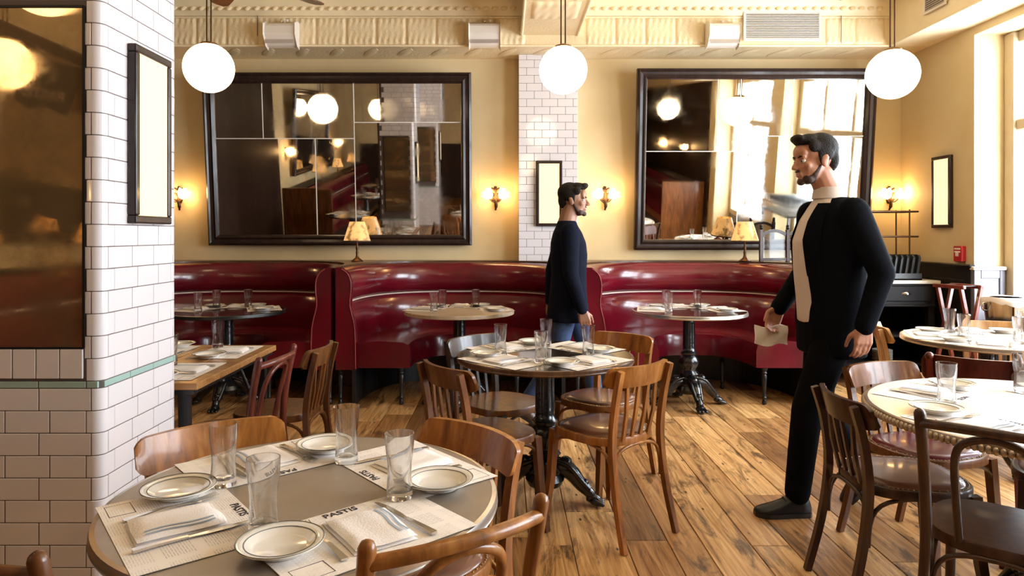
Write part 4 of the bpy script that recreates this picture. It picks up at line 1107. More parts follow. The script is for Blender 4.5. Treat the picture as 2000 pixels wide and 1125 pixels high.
def setting(cx, cy, H, ang, desc, detail=True, rad=.278, items='mpgnfk', word=True, jit=1, square=None, gdesc=None):
    """one cover; ang is the direction from the table centre to the sitter"""
    v = Vector((math.cos(ang), math.sin(ang))); lf = Vector((v.y, -v.x))          # sitter's left when facing inwards
    C = Vector((cx, cy)) if square is None else Vector(square)
    def P(a, b): return C+v*a+lf*b
    rz = math.atan2(-v.y, -v.x)-PI/2                                               # local +Y points to the table centre
    g = lambda s: '%s laid on the %s' % (s, gdesc or desc)
    j = lambda s: sr.uniform(-s, s)*jit
    if 'm' in items:
        r2 = rz+j(.06)
        m = link('placemat', ME_MAT); q = P(rad, 0); m.location = (q.x, q.y, H+.0005+sr.random()*.0003); m.rotation_euler = (0,0,r2)
        tag(m, 'printed white paper placemat on the '+desc, 'placemat', g('paper placemats'))
        if word:
            w = link('printed_name', ME_TXT, None, m); w.location = (.012, MATD/2-.017, .0016)
            w = link('printed_box', ME_LOGO, None, m); w.location = (-.15, -MATD/2+.04, .0016)
    if 'p' in items: q = P(rad-.02, .158); put('plate', make_plate, (q.x+j(.01), q.y+j(.01)), H+.0022, 0, 'small white lined plate on the '+desc, 'plate', g('side plates'))
    if 'g' in items: q = P(rad-.112, -.150); put('glass', make_glass, (q.x+j(.012), q.y+j(.012)), H+.0022, sr.random()*6, 'empty clear tumbler on the '+desc, 'glass', g('tumblers'))
    if 'n' in items: q = P(rad+.012, -.012); put('napkin', make_napkin, q, H+.0022, rz+j(.12), 'folded striped white napkin on the '+desc, 'napkin', g('folded napkins'))
    if 'f' in items: q = P(rad+.005, .082); put('fork', make_fork, q, H+.0024, rz+j(.12)+.05, 'steel fork on the '+desc, 'fork', g('forks'))
    if 'k' in items: q = P(rad+.0, -.098); put('knife', make_knife, q, H+.0024, rz+j(.1), 'steel knife on the '+desc, 'knife', g('knives'))
D = math.radians
def cover_set(tx, ty, tdesc, seats, **kw):
    for a, who in seats: setting(tx, ty, H0, D(a), tdesc if not who else tdesc+', at the '+who, gdesc=tdesc, **kw)
cover_set(NEAR[0], NEAR[1], 'zinc table', ((218, 'dark chair end'), (308, 'knobbed bentwood chair'), (38, 'glossy honey chair'), (128, 'chair beside the pillar')))
cover_set(MID[0], MID[1], 'dark round table', ((222, 'brown plain chair'), (312, 'leather seat chair'), (42, 'chair beside the jeans'), (132, 'grey black chair')))
cover_set(RF[0], RF[1], 'beaded table', ((205, 'studded brown chair'), (128, 'red seat chair'), (262, 'loop back chair'), (40, 'mauve seat chair')), rad=.385)
cover_set(RM[0], RM[1], 'sideboard table', ((160, 'blond chair near the man'), (235, 'dark red chair'), (70, 'blond chair before the bucket'), (325, 'window side')))
cover_set(-2.23, 5.50, 'dark booth table behind the pillar', ((25, 'lamp end'), (95, 'bench middle'), (165, 'hidden end')))
cover_set(-.363, 5.52, 'pale oak booth table', ((15, 'pilaster end'), (90, 'bench middle'), (165, 'lamp end')))
cover_set(1.485, 5.49, 'black booth table', ((15, 'suited man end'), (90, 'bench middle'), (165, 'pilaster end')))
for sy, w1, w2 in ((-.25, 'reddish loop chair', 'pillar side'), (.26, 'edge-on brown chair', 'booth side')):
    setting(0, 0, HT, 0, 'rectangular table, at the '+w1, square=(-1.66-.10, 3.38+sy), gdesc='rectangular table')
    setting(0, 0, HT, PI, 'rectangular table, at the '+w2, square=(-1.66+.10, 3.38+sy), items='mpg', gdesc='rectangular table')
# ================================================================== SERVICE STATION
sb = thing('sideboard', 'black stained sideboard with a white marble top in the corner', 'sideboard', (0,0,0))
SX0, SX1, SY0, SY1 = 2.86, 3.90, 6.17, 6.80
MB().span(SX0-.02, SX1+.03, SY0-.03, SY1, .925, .955).build('marble_top', M_MARBLE, sb, bevel=.005)
MB().span(SX0, SX1, SY0+.01, SY1, .74, .925).build('drawer_case', M_DKPANEL, sb)
MB().span(SX0, SX1, SY0-.012, SY0+.012, .715, .74).build('moulding', M_DKPANEL, sb, bevel=.008)
for k in range(2):
    x0, x1 = SX0+.03+k*.5, SX0+.51+k*.5
    d = MB().span(x0, x1, SY0-.006, SY0+.012, .765, .905).build('drawer', M_DKPANEL, sb, bevel=.006)
    cup = MB(); vs = []; fs = []
    for j in range(5):
        for i in range(11):
            a = PI*i/10; b = PI/2*j/4; vs.append(((x0+x1)/2+.042*math.cos(a)*math.cos(b*.6), SY0-.008-.024*math.sin(a)*math.sin(b), .828+.030*math.sin(a)*math.cos(b)))
    for j in range(4):
        for i in range(10): q = j*11+i; fs.append((q,q+1,q+12,q+11))
    cup.add(vs, fs).build('cup_pull', M_STEEL, d, smooth=60)
for x in (SX0+.03, SX1-.03):
    for y in (SY0+.04, SY1-.04): MB().span(x-.028, x+.028, y-.028, y+.028, 0, .74).build('leg', M_DKPANEL, sb)
for z in (.20, .46): MB().span(SX0+.02, SX1-.02, SY0+.03, SY1-.02, z-.022, z).build('shelf', M_DKPANEL, sb)
MB().span(SX0, SX1, SY1-.02, SY1, .1, .74).build('back_board', M_DKPANEL, sb)
ME_PL = MB().lathe([(0,0),(.05,0),(.085,.010),(.0855,.012),(.05,.006),(0,.005)], 28).mesh('stacked_plate', 50); ME_PL.materials.append(M_CHINA)
for k in range(10):
    o = tag(link('stacked_plate', ME_PL), 'white plate in the stack on the sideboard\'s bottom shelf', 'plate', 'plates stacked on the sideboard shelf'); o.location = (3.50, 6.32, .2005+k*.0105)
# wire shelf stand on the marble top
ws = thing('shelf_stand', 'two tier slim metal shelf stand on the sideboard', 'stand', (0,0,.9555))
for z in (.63, .395):
    f = MB(); loop = [(3.30,6.40,z),(3.88,6.40,z),(3.88,6.62,z),(3.30,6.62,z)]
    f.tube(loop, .009, 8, True)
    for x in (3.42,3.53,3.64,3.76): f.tube([(x,6.40,z),(x,6.62,z)], .004, 6)
    f.build('shelf_rail', M_BRONZE, ws, smooth=60)
    MB().span(3.305,3.875,6.405,6.615,z-.002,z+.002).build('glass_shelf', M_PANE, ws)
for x in (3.38, 3.80):
    for y in (6.40, 6.62): MB().tube([(x,y,0),(x,y,.65)], .007, 8).build('post', M_BRONZE, ws, smooth=60)
# glass carafes
ME_CAR = MB().lathe([(0,0),(.042,0),(.044,.01),(.040,.10),(.030,.17),(.024,.22),(.033,.27),(.031,.27),(.022,.22),(.028,.17),(.037,.10),(.041,.015),(0,.012)], 24).mesh('carafe', 40); ME_CAR.materials.append(M_REALGLASS)
for x, y in ((3.30,6.27),(3.375,6.34),(3.22,6.35)):
    o = tag(link('carafe', ME_CAR), 'clear glass carafe on the marble topped sideboard', 'carafe', 'carafes on the sideboard'); o.location = (x, y, .956)
# black bill folders standing in a tray
tr = thing('folder_rack', 'black tray holding upright folders on the sideboard', 'tray', (3.60, 6.28, .9555))
MB().span(-.15,.20,-.07,.07,0,.012).build('tray_base', M_BLACK, tr)
for y in (-.066,.066): MB().span(-.15,.20,y-.004,y+.004,0,.06).build('tray_side', M_BLACK, tr)
ME_FO = MB().add([(x,y,z) for x in (-.012,.012) for y,z in ((-.06,0),(.06,0),(.06,.19),(.04,.215),(-.04,.215),(-.06,.19))], [(0,1,2,3,4,5),(11,10,9,8,7,6)]+[(k,(k+1)%6,6+(k+1)%6,6+k) for k in range(6)]).mesh('bill_folder', None, .005); ME_FO.materials.append(plain('black_leatherette', (.012,.014,.017), .4, bump=.2, bscale=200))
for k in range(6):
    o = tag(link('bill_folder', ME_FO), 'black upright folder in the tray on the sideboard', 'folder', 'black folders in the sideboard tray'); o.location = (3.49+k*.052, 6.28, .968); o.rotation_euler = (0, .16, .12)
# folding stand with dark red legs
fs_ = thing('folding_stand', 'dark red folding wooden stand before the black wainscot', 'stand', (3.60, 5.42, 0), .25)
for y, s in ((-.16,1),(.16,1),(-.13,-1),(.13,-1)):
    MB().sweep([(-s*.15,y*.8,0),(s*.085,y*.8,.96)], [(-.016,-.012),(.016,-.012),(.016,.012),(-.016,.012)], up=(0,1,0)).build('leg', W_RED, fs_, bevel=.003)
for s in (-1,1):
    MB().span(s*.085-.016, s*.085+.016, -.14, .14, .945, .975).build('top_bar', W_RED, fs_, bevel=.005); MB().span(-s*.125-.012, -s*.125+.012, -.12, .12, .10, .125).build('stretcher', W_RED, fs_, bevel=.004)
for y in (-.09,.09): MB().span(-.085,.085,y-.02,y+.02,.966,.970).build('strap', M_BLACK, fs_)
# ice bucket with a towel on a small stand
bt = thing('bucket_stand', 'small dark stand carrying the steel ice bucket by the window', 'stand', (3.66, 4.98, 0))
MB().lathe([(0,.70),(.19,.70),(.195,.71),(.19,.725),(0,.725)], 32).build('stand_top', M_DKPANEL, bt, smooth=40)
for k in range(3):
    a = 2*PI*k/3; MB().tube([(.15*math.cos(a),.15*math.sin(a),.70),(.17*math.cos(a),.17*math.sin(a),0)], .013, 8).build('leg', M_DKPANEL, bt, smooth=60)
ib = thing('ice_bucket', 'polished steel ice bucket with a wooden tag on a small stand', 'bucket', (3.66, 4.98, .7255))
MB().lathe([(0,0),(.118,0),(.122,.01),(.142,.165),(.148,.172),(.150,.180),(.143,.180),(.136,.165),(.116,.012),(0,.01)], 36).build('bucket_body', M_STEEL, ib, smooth=40)
for s in (-1,1): MB().tube(spline([(s*.13,0,.14),(s*.165,0,.145),(s*.17,0,.10),(s*.13,0,.09)],4), .007, 8).build('handle', M_STEEL, ib, smooth=60)
MB().span(-.045,.045,-.142,-.136,.03,.14).build('wooden_tag', W_OAK, ib, bevel=.002)
tw = MB(); vs = []; fs = []; nu, prof = 40, [(.10,.186),(.14,.188),(.153,.186),(.160,.165),(.158,.13)]
for j, (r, z) in enumerate(prof):
    for k in range(nu):
        a = 2*PI*k/nu; dz = -.03*math.sin(3*a+.5)*(j/4)**2*.9; vs.append((r*(1+.02*math.sin(9*a))*math.cos(a), r*(1+.02*math.sin(9*a))*math.sin(a), z+dz+(.02 if j==4 and -2.3 < a-2*PI < -.9 else 0)))
for j in range(4):
    for k in range(nu): fs.append((j*nu+k, j*nu+(k+1)%nu, (j+1)*nu+(k+1)%nu, (j+1)*nu+k))
o = tag(tw.add(vs, fs).build('draped_towel', M_NAPKIN, smooth=60), 'white towel draped over the steel ice bucket\'s rim', 'towel'); o.location = (3.66, 4.98, .7275)
# rear-room tables seen in mirrors only
for (x, y, l) in ((-2.83, -.75, 'round table at the long bench, seen only in the pillar mirror'), (-2.83, -2.5, 'round table further along the long bench, seen only in mirrors'), (-2.7, 1.7, 'round table behind the pillar, seen only in the dark mirror')):
    round_table('round_table', l, x, y, .40, H0, M_DKTOP, M_BLACK)
    for a in (45, 200, 300): setting(x, y, H0, D(a), l.split(',')[0].replace('round table', 'small round table'), items='mpgn', word=False)
# a rack of upturned wine glasses by the window, seen in the bright mirror
gr_ = thing('glass_stand', 'tall service stand with rows of wine glasses, seen only in the bright mirror', 'stand', (3.99, 4.0, 0))
for x in (-.2,.2):
    for y in (-.45,.45): MB().tube([(x,y,0),(x,y,1.16)], .014, 8).build('post', M_IRON, gr_, smooth=60)
for z in (.55, 1.15): MB().span(-.23,.23,-.47,.47,z-.012,z+.012).build('shelf', M_DKPANEL, gr_)
ME_WG = MB().lathe([(0,0),(.034,0),(.034,.003),(.006,.008),(.004,.05),(.005,.09),(.022,.105),(.036,.13),(.039,.16),(.034,.20),(.033,.20),(.037,.16),(.034,.132),(.02,.108),(0,.10)], 14).mesh('wine_glass', 40); ME_WG.materials.append(M_REALGLASS)
for i in range(6):
    for j in range(10):
        o = tag(link('wine_glass', ME_WG), 'clear wine glass on the tall service stand by the windows', 'glass', 'wine glasses on the service stand'); o.location = (3.99-.19+i*.0765, 4.0-.41+j*.09, 1.1625)
# ================================================================== PEOPLE (local: +Y forward, +X the person's right, origin on the floor)
def solidify(m, name, mat, parent, voxel, smooth=6, fac=.5):
    """fuse overlapping closed shapes into one continuous skin"""
    me = bpy.data.meshes.new(name); me.from_pydata(m.v, [], m.f)
    bm = bmesh.new(); bm.from_mesh(me); bmesh.ops.recalc_face_normals(bm, faces=bm.faces); bm.to_mesh(me); bm.free()
    o = bpy.data.objects.new(name+'_source', me); COL.objects.link(o)
    r = o.modifiers.new('r', 'REMESH'); r.mode = 'VOXEL'; r.voxel_size = voxel
    if smooth:
        s = o.modifiers.new('s', 'SMOOTH'); s.iterations = smooth; s.factor = fac
    bpy.context.view_layer.update()
    res = bpy.data.meshes.new_from_object(o.evaluated_get(bpy.context.evaluated_depsgraph_get()))
    bpy.data.objects.remove(o); bpy.data.meshes.remove(me)
    res.polygons.foreach_set('use_smooth', [True]*len(res.polygons))
    res.materials.clear(); res.name = name
    return link(name, res, mat, parent)
def rings(m, R, n=22):
    """R: (cx,cy,cz, half width x, half depth y[, lean]) stacked ellipses"""
    vs = []; fs = []
    for r in R:
        cx, cy_, cz, a, b = r[:5]
        for k in range(n):
            t = 2*PI*k/n; c, s = math.cos(t), math.sin(t); e = 2/2.3
            vs.append((cx+a*abs(c)**e*(1 if c >= 0 else -1), cy_+b*abs(s)**e*(1 if s >= 0 else -1), cz))
    for i in range(len(R)-1):
        for k in range(n): fs.append((i*n+k, i*n+(k+1)%n, (i+1)*n+(k+1)%n, (i+1)*n+k))
    fs.append(tuple(range(n-1,-1,-1))); fs.append(tuple((len(R)-1)*n+k for k in range(n)))
    m.add(vs, fs)
def hand(m, wrist, down, palm_n, side, curl=.5):
    """palm and five bent fingers; down = direction of the fingers, palm_n = direction the palm faces, side = towards the thumb"""
    W, d, pn, sd = Vector(wrist), Vector(down).normalized(), Vector(palm_n).normalized(), Vector(side).normalized()
    for s in (-.030,-.010,.010,.030): m.cone(W+sd*s*.55, W+d*.085+sd*s, .017, .0145, 10)
    m.cone(W-d*.05, W+d*.02, .027, .024, 12)
    for s, L in ((.031,.072),(.0105,.082),(-.0105,.076),(-.031,.060)):
        p = W+d*.088+sd*s; dirn = d.copy(); r = .0095
        for q, f in enumerate((.46,.31,.23)):
            ang = curl*(.55+.45*q); dirn = (dirn*math.cos(ang)+pn*math.sin(ang)).normalized()
            p2 = p+dirn*L*f*1.08; m.cone(p, p2, r, r*.90, 9); p = p2; r *= .9
    t0 = W+d*.028+sd*.026+pn*.006; t1 = t0+(d*.62+sd*.62+pn*.35).normalized()*.042; t2 = t1+(d*.9+sd*.12+pn*.35).normalized()*.032; t3 = t2+(d*.95+pn*.3).normalized()*.024
    m.cone(t0, t1, .0145, .0115, 9); m.cone(t1, t2, .0115, .0098, 9); m.cone(t2, t3, .0098, .0082, 9)
def head_shapes(m, T):
    """T maps head coordinates (metres, face towards +Y, centre of the skull at 0) to the body"""
    def B(c, r, rx=0):
        M3 = T.to_3x3() @ Matrix.Rotation(rx,3,'X'); m.ball(T @ Vector(c), r, 18, 12, M3)
    def Cn(a, b, r0, r1): m.cone(T @ Vector(a), T @ Vector(b), r0, r1, 12)
    B((0,-.012,.030), (.075,.094,.088)); B((0,.022,-.030), (.062,.070,.085)); B((0,.040,-.072), (.046,.046,.040))
    Cn((-.036,.056,-.090), (.036,.056,-.090), .019, .019); B((0,.080,-.098), (.023,.017,.017))
    B((0,.070,.040), (.052,.026,.040)); Cn((-.040,.079,.016), (.040,.079,.016), .0105, .0105)                    # forehead, brow
    for s in (-1,1): B((s*.040,.062,-.026), (.022,.020,.020)); B((s*.076,-.004,-.014), (.009,.019,.031), .12); B((s*.080,-.012,.002), (.007,.014,.016))
    Cn((0,.088,.008), (0,.112,-.030), .0075, .0115); B((0,.113,-.033), (.0115,.011,.009))
    for s in (-1,1): B((s*.0105,.103,-.036), (.008,.009,.007))
    Cn((-.019,.089,-.060), (.019,.089,-.060), .0065, .0065); Cn((-.017,.088,-.070), (.017,.088,-.070), .007, .007)
def person(name, label, loc, rz, J, skin, S=1.0, group='walking men'):
    t = thing(name, label, 'person', loc, rz, group)
    V = lambda k: Vector(J[k])
    T = Matrix.Translation(V('head')) @ Matrix.Rotation(J.get('head_yaw',0),4,'Z') @ Matrix.Rotation(J.get('head_pitch',0),4,'X') @ Matrix.Scale(J.get('head_scale',1.0),4)
    m = MB(); head_shapes(m, T)
    nb = V('neck'); m.cone(nb+Vector((0,-.01,-.03)), T @ Vector((0,-.018,-.06)), .066, .060, 14)
    rings(m, [(0,J['chest'][1],J['hip_z']-.02,.15,.10),(0,J['chest'][1]-.01,J['hip_z']+.14,.13,.09),(0,J['chest'][1],J['chest'][2],.16,.10),(0,nb.y,nb.z-.06,.12,.07),(0,nb.y,nb.z,.06,.055)])
    for s in ('l','r'):
        sh, el, wr = V('sh_'+s), V('el_'+s), V('wr_'+s); m.cone(sh, el, .050, .040); m.cone(el, wr, .040, .027)
        hand(m, wr, J['hd_'+s], J['pn_'+s], J['th_'+s], J.get('cu_'+s, .4))
        hp, kn, an = V('hp_'+s), V('kn_'+s), V('an_'+s); m.cone(hp, kn, .075, .055); m.cone(kn, an, .054, .038)
    solidify(m, 'body', skin, t, .0058, 3)
    for s in (-1,1):
        e = MB().ball(T @ Vector((s*.031,.0755,-.002)), .0120, 12, 8).build('eye', plain('eye_white', (.55,.5,.46), .2) if 'eye_white' not in bpy.data.materials else bpy.data.materials['eye_white'], t, smooth=60)
        MB().ball(T @ Vector((s*.031,.0845,-.002)), .0056, 10, 6).build('iris', M_BLACK, e, smooth=60)
    return t, T
def hair(t, T, mat, quiff=.02):
    m = MB()
    def B(c, r, rx=0): m.ball(T @ Vector(c), r, 18, 12, T.to_3x3() @ Matrix.Rotation(rx,3,'X'))
    B((0,-.030,.050), (.078,.092,.080)); B((0,.036,.098), (.060,.058,.030), -.12); B((0,.078,.092+quiff*.3), (.050,.028,.022), .3); B((0,-.068,.0), (.066,.046,.070))
    for s in (-1,1): B((s*.066,-.018,.026), (.0155,.042,.042)); B((s*.073,.012,.0), (.007,.010,.030)); B((s*.060,.030,.062), (.020,.030,.030))
    return solidify(m, 'hair', mat, t, .006, 4)
def eyebrows(t, T, mat):
    for s in (-1,1): MB().tube([T @ Vector(p) for p in ((s*.014,.091,.017),(s*.030,.091,.022),(s*.048,.078,.016))], [.0035,.0042,.0025], 6).build('eyebrow', mat, t, smooth=60)
def beard(t, T, mat):
    m = MB(); Cn = lambda a, b, r0, r1: m.cone(T @ Vector(a), T @ Vector(b), r0, r1, 12)
    B = lambda c, r: m.ball(T @ Vector(c), r, 18, 12, T.to_3x3())
    B((0,.0395,-.078), (.0485,.0465,.038)); Cn((-.036,.056,-.0915), (.036,.056,-.0915), .0205, .0205); B((0,.080,-.0995), (.0245,.0185,.0185))
    for s in (-1,1): Cn((s*.057,.012,-.034), (s*.047,.036,-.074), .0095, .015)
    Cn((-.017,.0935,-.0495), (.017,.0935,-.0495), .0050, .0050)
    return solidify(m, 'beard', mat, t, .0042, 3)
def shoe(t, an, toe, mat, heel_lift=0, nm='shoe'):
    an, toe = Vector(an), Vector(toe); d = (toe-an); d.z = 0; L = d.length; d.normalize(); sd = Vector((d.y,-d.x,0))
    tilt = Matrix.Rotation(-heel_lift, 4, 'X')
    fr = Matrix(((sd.x,d.x,0,0),(sd.y,d.y,0,0),(0,0,1,0),(0,0,0,1)))
    pivot = Vector((0,.11,0))
    M = Matrix.Translation((an.x, an.y, 0)) @ fr @ Matrix.Translation(pivot) @ tilt @ Matrix.Translation(-pivot)
    up = MB()
    def ring(y, w, z0, z1):
        return [(w*c_, y, z0+(z1-z0)*q) for c_, q in ((-.95,.0),(-1,.25),(-.85,.62),(-.45,.93),(0,1),(.45,.93),(.85,.62),(1,.25),(.95,.0))]
    secs = [(-.058,.022,.022,.06),(-.045,.034,.022,.095),(-.01,.038,.022,.112),(.03,.039,.020,.105),(.07,.043,.018,.082),(.115,.049,.016,.063),(.155,.049,.016,.052),(.185,.042,.016,.044),(.205,.028,.018,.036),(.213,.012,.020,.028)]
    vs = []; fs = []
    for q in secs: vs += ring(*q)
    n = 9
    for i in range(len(secs)-1):
        for k in range(n): fs.append((i*n+k, i*n+(k+1)%n, (i+1)*n+(k+1)%n, (i+1)*n+k))
    fs += [tuple(range(n)), tuple((len(secs)-1)*n+k for k in range(n-1,-1,-1))]
    up.add([M @ Vector(v) for v in vs], fs); o = up.build(nm, mat, t, smooth=50)
    so = MB(); out = [(w*1.08+.002, y) for y, w, _, _ in secs]
    poly = [(w,y) for w,y in out]+[(-w,y) for w,y in out[::-1]]
    so.prism(poly, 0, .020); so.v = [tuple(M @ Vector(v)) for v in so.v]; so.build('sole', M_BLACK, o)
    la = MB()
    for y, z in ((.035,.104),(.052,.095),(.069,.086)): la.tube([M @ Vector(p) for p in ((-.022,y,z-.008),(0,y+.004,z+.003),(.022,y,z-.008))], .0028, 6)
    la.build('lace', M_BLACK, o)
    return o
SKIN1 = plain('skin_ruddy', (.42,.19,.115), .5, var=.1, vscale=14)
SKIN2 = plain('skin_tan', (.30,.145,.085), .5, var=.1, vscale=14)
M_HAIR = plain('dark_brown_hair', (.012,.008,.006), .6, spec=.15, bump=.8, bscale=160)
M_BEARD = plain('stubble_brown', (.055,.026,.018), .7, bump=.5, bscale=260)
M_SUIT = plain('black_suit_wool', (.004,.0045,.0065), .85, spec=.04, bump=.15, bscale=260)
M_TROUS = plain('black_trouser_wool', (.004,.004,.005), .85, spec=.04, bump=.15, bscale=260)
M_SHIRT = plain('pale_shirt_cotton', (.62,.52,.46), .8, bump=.15, bscale=200)
M_NAVY = plain('navy_knit', (.007,.009,.018), .85, spec=.06, bump=.4, bscale=220)
M_JEAN = plain('blue_denim', (.022,.05,.13), .8, var=.3, vscale=30, bump=.3, bscale=300)
M_SHOE = plain('black_shoe_leather', (.007,.006,.006), .35, spec=.35)
M_BELT = plain('black_belt', (.02,.015,.012), .4)
# ---- the suited man, walking towards the left booths
J = dict(head=(0,.085,1.745), head_pitch=-.10, head_yaw=.12, head_scale=1.04, neck=(0,.0,1.56), chest=(0,.0,1.36), hip_z=.95,
    sh_l=(-.205,-.005,1.475), el_l=(-.270,-.105,1.190), wr_l=(-.262,-.030,.950), hd_l=(.02,.10,-1), pn_l=(1,.1,0), th_l=(0,1,0), cu_l=.42,
    sh_r=(.205,.010,1.475), el_r=(.262,.020,1.175), wr_r=(.225,.170,.985), hd_r=(-.05,.45,-.9), pn_r=(-1,0,0), th_r=(0,.9,.45), cu_r=.75,
    hp_l=(-.095,.01,.93), kn_l=(-.095,.165,.515), an_l=(-.095,.215,.095), hp_r=(.095,-.01,.93), kn_r=(.085,.035,.505), an_r=(.075,-.185,.205))
man, T = person('person', 'man in a black suit and pale shirt walking past the beaded table', (1.645, 3.43, 0), PI/2, J, SKIN1)
hair(man, T, M_HAIR, .05); beard(man, T, M_BEARD); eyebrows(man, T, M_HAIR)
m = MB(); rings(m, [(0,.030,.93,.130,.128),(0,.036,1.05,.128,.130),(0,.042,1.2,.135,.138),(0,.044,1.34,.140,.138),(0,.030,1.44,.140,.116),(0,.020,1.505,.120,.085),(0,.008,1.550,.074,.072),(0,.014,1.578,.071,.070)])
shirt_o = solidify(m, 'shirt', M_SHIRT, man, .009, 5)
m2 = MB()
for s in (-1,1): m2.prism([(s*.008,0),(s*.055,.012),(s*.050,-.04),(s*.022,-.055)], 0, .006)
m2.v = [(x, .078-.35*abs(x)+z_, 1.572+y) for x, y, z_ in m2.v]; m2.build('collar', M_SHIRT, man)
m = MB()     # jacket: body set back so that the open front shows the shirt
rings(m, [(0,.004,.775,.207,.140),(0,.005,.86,.204,.146),(0,.004,1.0,.196,.148),(0,.0,1.12,.192,.145),(0,-.006,1.27,.204,.144),(0,-.006,1.38,.208,.142),(0,-.010,1.46,.198,.118),(0,-.014,1.515,.150,.088),(0,-.016,1.555,.085,.068)])
for s, k in ((-1,'l'),(1,'r')):
    m.cone(J['sh_'+k], J['el_'+k], .074, .057, 16); m.cone(J['el_'+k], J['wr_'+k], .056, .045, 16)
    w = Vector(J['wr_'+k]); d = (w-Vector(J['el_'+k])).normalized(); m.cone(w-d*.05, w+d*.005, .047, .046, 16)
jacket_o = solidify(m, 'jacket', M_SUIT, man, .009, 5)
from mathutils.bvhtree import BVHTree
def skin_patch(objs, rows, lift, nm, mat, parent):
    """cloth patch pressed onto the front of the given garments; rows of (z, x inner, x outer)"""
    trees = [BVHTree.FromPolygons([v.co for v in o.data.vertices], [p.vertices for p in o.data.polygons]) for o in objs]
    def surf(x, z):
        best = -1
        for t_ in trees:
            h = t_.ray_cast(Vector((x, 1.0, z)), Vector((0,-1,0)))[0]
            if h: best = max(best, h.y)
        return best
    n = 6; vs = []; fs = []
    for z, a, b in rows:
        prev = None
        for i in range(n+1):
            x = lerp(a, b, i/n); y = surf(x, z)
            if y < -.5 or (prev is not None and y < prev-.03): y = (prev or 0)-.012
            prev = y; vs.append((x, y+(lift(z) if callable(lift) else lift), z))
    k = len(vs); vs += [(x, y-.006, z) for x, y, z in vs]
    for j in range(len(rows)-1):
        for i in range(n): q = j*(n+1)+i; fs.append((q,q+1,q+n+2,q+n+1)); fs.append((k+q,k+q+n+1,k+q+n+2,k+q+1))
    for j in range(len(rows)-1):
        for i in (0, n): q = j*(n+1)+i; fs.append((q, q+n+1, k+q+n+1, k+q))
    return MB().add(vs, fs).build(nm, mat, parent, smooth=60)
for s in (-1,1):
    ia = lambda z: .058+.035*math.sin(2.2*(1.54-z))
    skin_patch([shirt_o, jacket_o], [(z, s*ia(z), s*(ia(z)+.05)) for z in [1.525-i*.0345 for i in range(19)]], .004, 'jacket_front', M_SUIT, man)
    skin_patch([shirt_o, jacket_o], [(z, s*(ia(z)-.003), s*(ia(z)+.004+.062*math.sin(PI*(.22+.78*(1.525-z)/.36)))) for z in [1.525-i*.03 for i in range(13)]], (lambda z: .0045+.007*max(0,min(1,(z-1.17)/.18))), 'lapel', M_SUIT, man)
MB().lathe([(.079,1.548),(.082,1.550),(.073,1.606),(.069,1.606)], 28, (0,.012,0), ring=True).build('collar_band', M_SHIRT, man, smooth=60)
m = MB(); rings(m, [(0,0,.86,.160,.122),(0,0,.93,.164,.124),(0,.01,1.0,.158,.118),(0,.012,1.045,.156,.116)])
for k in 'lr':
    m.cone(J['hp_'+k], J['kn_'+k], .097, .074, 16); a = Vector(J['kn_'+k]); b = Vector(J['an_'+k]); m.cone(a, b+(a-b)*.03-Vector((0,0,.0)), .073, .060, 16)
solidify(m, 'trousers', M_TROUS, man, .010, 5)
MB().lathe([(.168,1.02),(.170,1.02),(.170,1.05),(.168,1.05)], 32, ring=True).build('belt', M_BELT, man, smooth=60).scale = (1,.78,1)
for k, lift in (('l',0),('r',.75)):
    a = Vector(J['an_'+k]); o = shoe(man, (a.x, a.y-.005, 0), (a.x, a.y+.2, 0), M_SHOE)
    if k == 'r': o.location = (0, 0, 0); o.rotation_euler = (0,0,0)
    if k == 'r':
        P0 = Vector((a.x, a.y, .075)); Mx = Matrix.Translation(a+Vector((0,.0,-.02))) @ Matrix.Rotation(-.85,4,'X') @ Matrix.Translation(-P0); o.matrix_local = Mx
cl = MB(); vs = []; fs = []
for j in range(7):
    for i in range(9): vs.append((.0+.006*math.sin(i*1.1+j), -.085+.17*i/8, -.085+.10*j/6+.008*math.sin(i*.9)))
k0 = len(vs); vs += [(x+.016,y,z) for x,y,z in vs]
for j in range(6):
    for i in range(8): q = j*9+i; fs.append((q,q+1,q+10,q+9)); fs.append((k0+q,k0+q+9,k0+q+10,k0+q+1))
for i in range(8): fs.append((i,k0+i,k0+i+1,i+1)); q = 54+i; fs.append((q,q+1,k0+q+1,k0+q))
for j in range(6): q = j*9; fs.append((q,q+9,k0+q+9,k0+q)); q += 8; fs.append((q,k0+q,k0+q+9,q+9))
o = tag(cl.add(vs, fs).build('folded_cloth', M_NAPKIN, smooth=60), 'folded white cloth in the suited man\'s hand', 'cloth'); o.location = (1.645-.225, 3.43+.195, .868); o.rotation_euler = (0,0,PI/2)
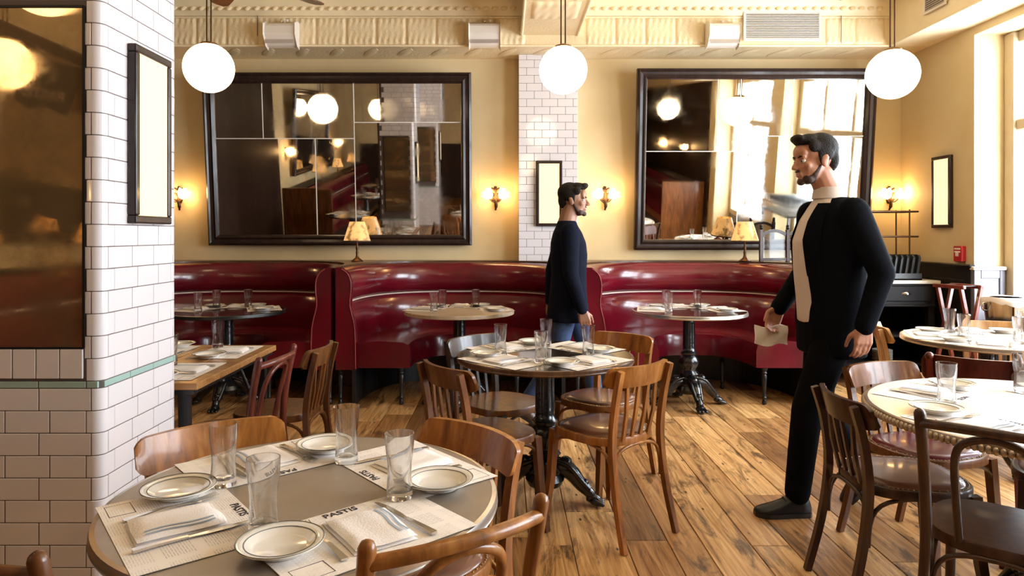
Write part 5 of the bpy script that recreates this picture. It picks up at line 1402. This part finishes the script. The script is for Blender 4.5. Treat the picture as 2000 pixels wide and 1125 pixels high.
# ---- the man in navy and jeans
k = .935
J = dict(head=(0,.035,1.622), head_pitch=-.03, head_yaw=-.25, head_scale=1.0, neck=(0,-.015,1.455), chest=(0,-.01,1.27), hip_z=.90,
    sh_l=(-.190,-.01,1.385), el_l=(-.235,-.10,1.10), wr_l=(-.225,-.12,.86), hd_l=(0,.1,-1), pn_l=(1,0,0), th_l=(0,1,0), cu_l=.4,
    sh_r=(.190,-.01,1.385), el_r=(.238,-.01,1.095), wr_r=(.235,.070,.850), hd_r=(0,.25,-1), pn_r=(-1,0,0), th_r=(0,1,.1), cu_r=.45,
    hp_l=(-.088,.01,.88), kn_l=(-.088,.165,.485), an_l=(-.088,.215,.09), hp_r=(.088,-.01,.88), kn_r=(.088,-.10,.475), an_r=(.088,-.32,.155))
man2, T = person('person', 'man in a navy jumper and blue jeans walking in front of the pilaster', (.47, 4.98, 0), -PI/2, J, SKIN2)
hair(man2, T, M_HAIR, .04); eyebrows(man2, T, M_HAIR); beard(man2, T, M_BEARD)
m = MB(); rings(m, [(0,-.004,.745,.196,.158),(0,-.006,.80,.196,.152),(0,-.004,.95,.180,.134),(0,0,1.08,.168,.126),(0,.0,1.22,.182,.134),(0,-.004,1.31,.186,.128),(0,-.010,1.385,.175,.104),(0,-.013,1.43,.120,.080),(0,-.015,1.47,.070,.066)])
for kk in 'lr':
    m.cone(J['sh_'+kk], J['el_'+kk], .070, .056, 16); m.cone(J['el_'+kk], J['wr_'+kk], .055, .041, 16)
solidify(m, 'jumper', M_NAVY, man2, .009, 5)
m = MB(); rings(m, [(0,0,.80,.152,.118),(0,0,.88,.156,.120),(0,.0,.95,.150,.112)])
for kk in 'lr':
    m.cone(J['hp_'+kk], J['kn_'+kk], .083, .067, 16); a = Vector(J['kn_'+kk]); b = Vector(J['an_'+kk]); m.cone(a, b+(a-b)*.03-Vector((0,0,.0)), .069, .056, 16)
solidify(m, 'jeans', M_JEAN, man2, .010, 5)
for kk in 'lr':
    a = Vector(J['an_'+kk]); o = shoe(man2, (a.x, a.y-.005, 0), (a.x, a.y+.2, 0), plain('brown_shoe_leather', (.05,.025,.015), .4) if 'brown_shoe_leather' not in bpy.data.materials else bpy.data.materials['brown_shoe_leather'])
    if kk == 'r':
        P0 = Vector((a.x, a.y, .075)); o.matrix_local = Matrix.Translation(a+Vector((0,0,-.02))) @ Matrix.Rotation(-.55,4,'X') @ Matrix.Translation(-P0)
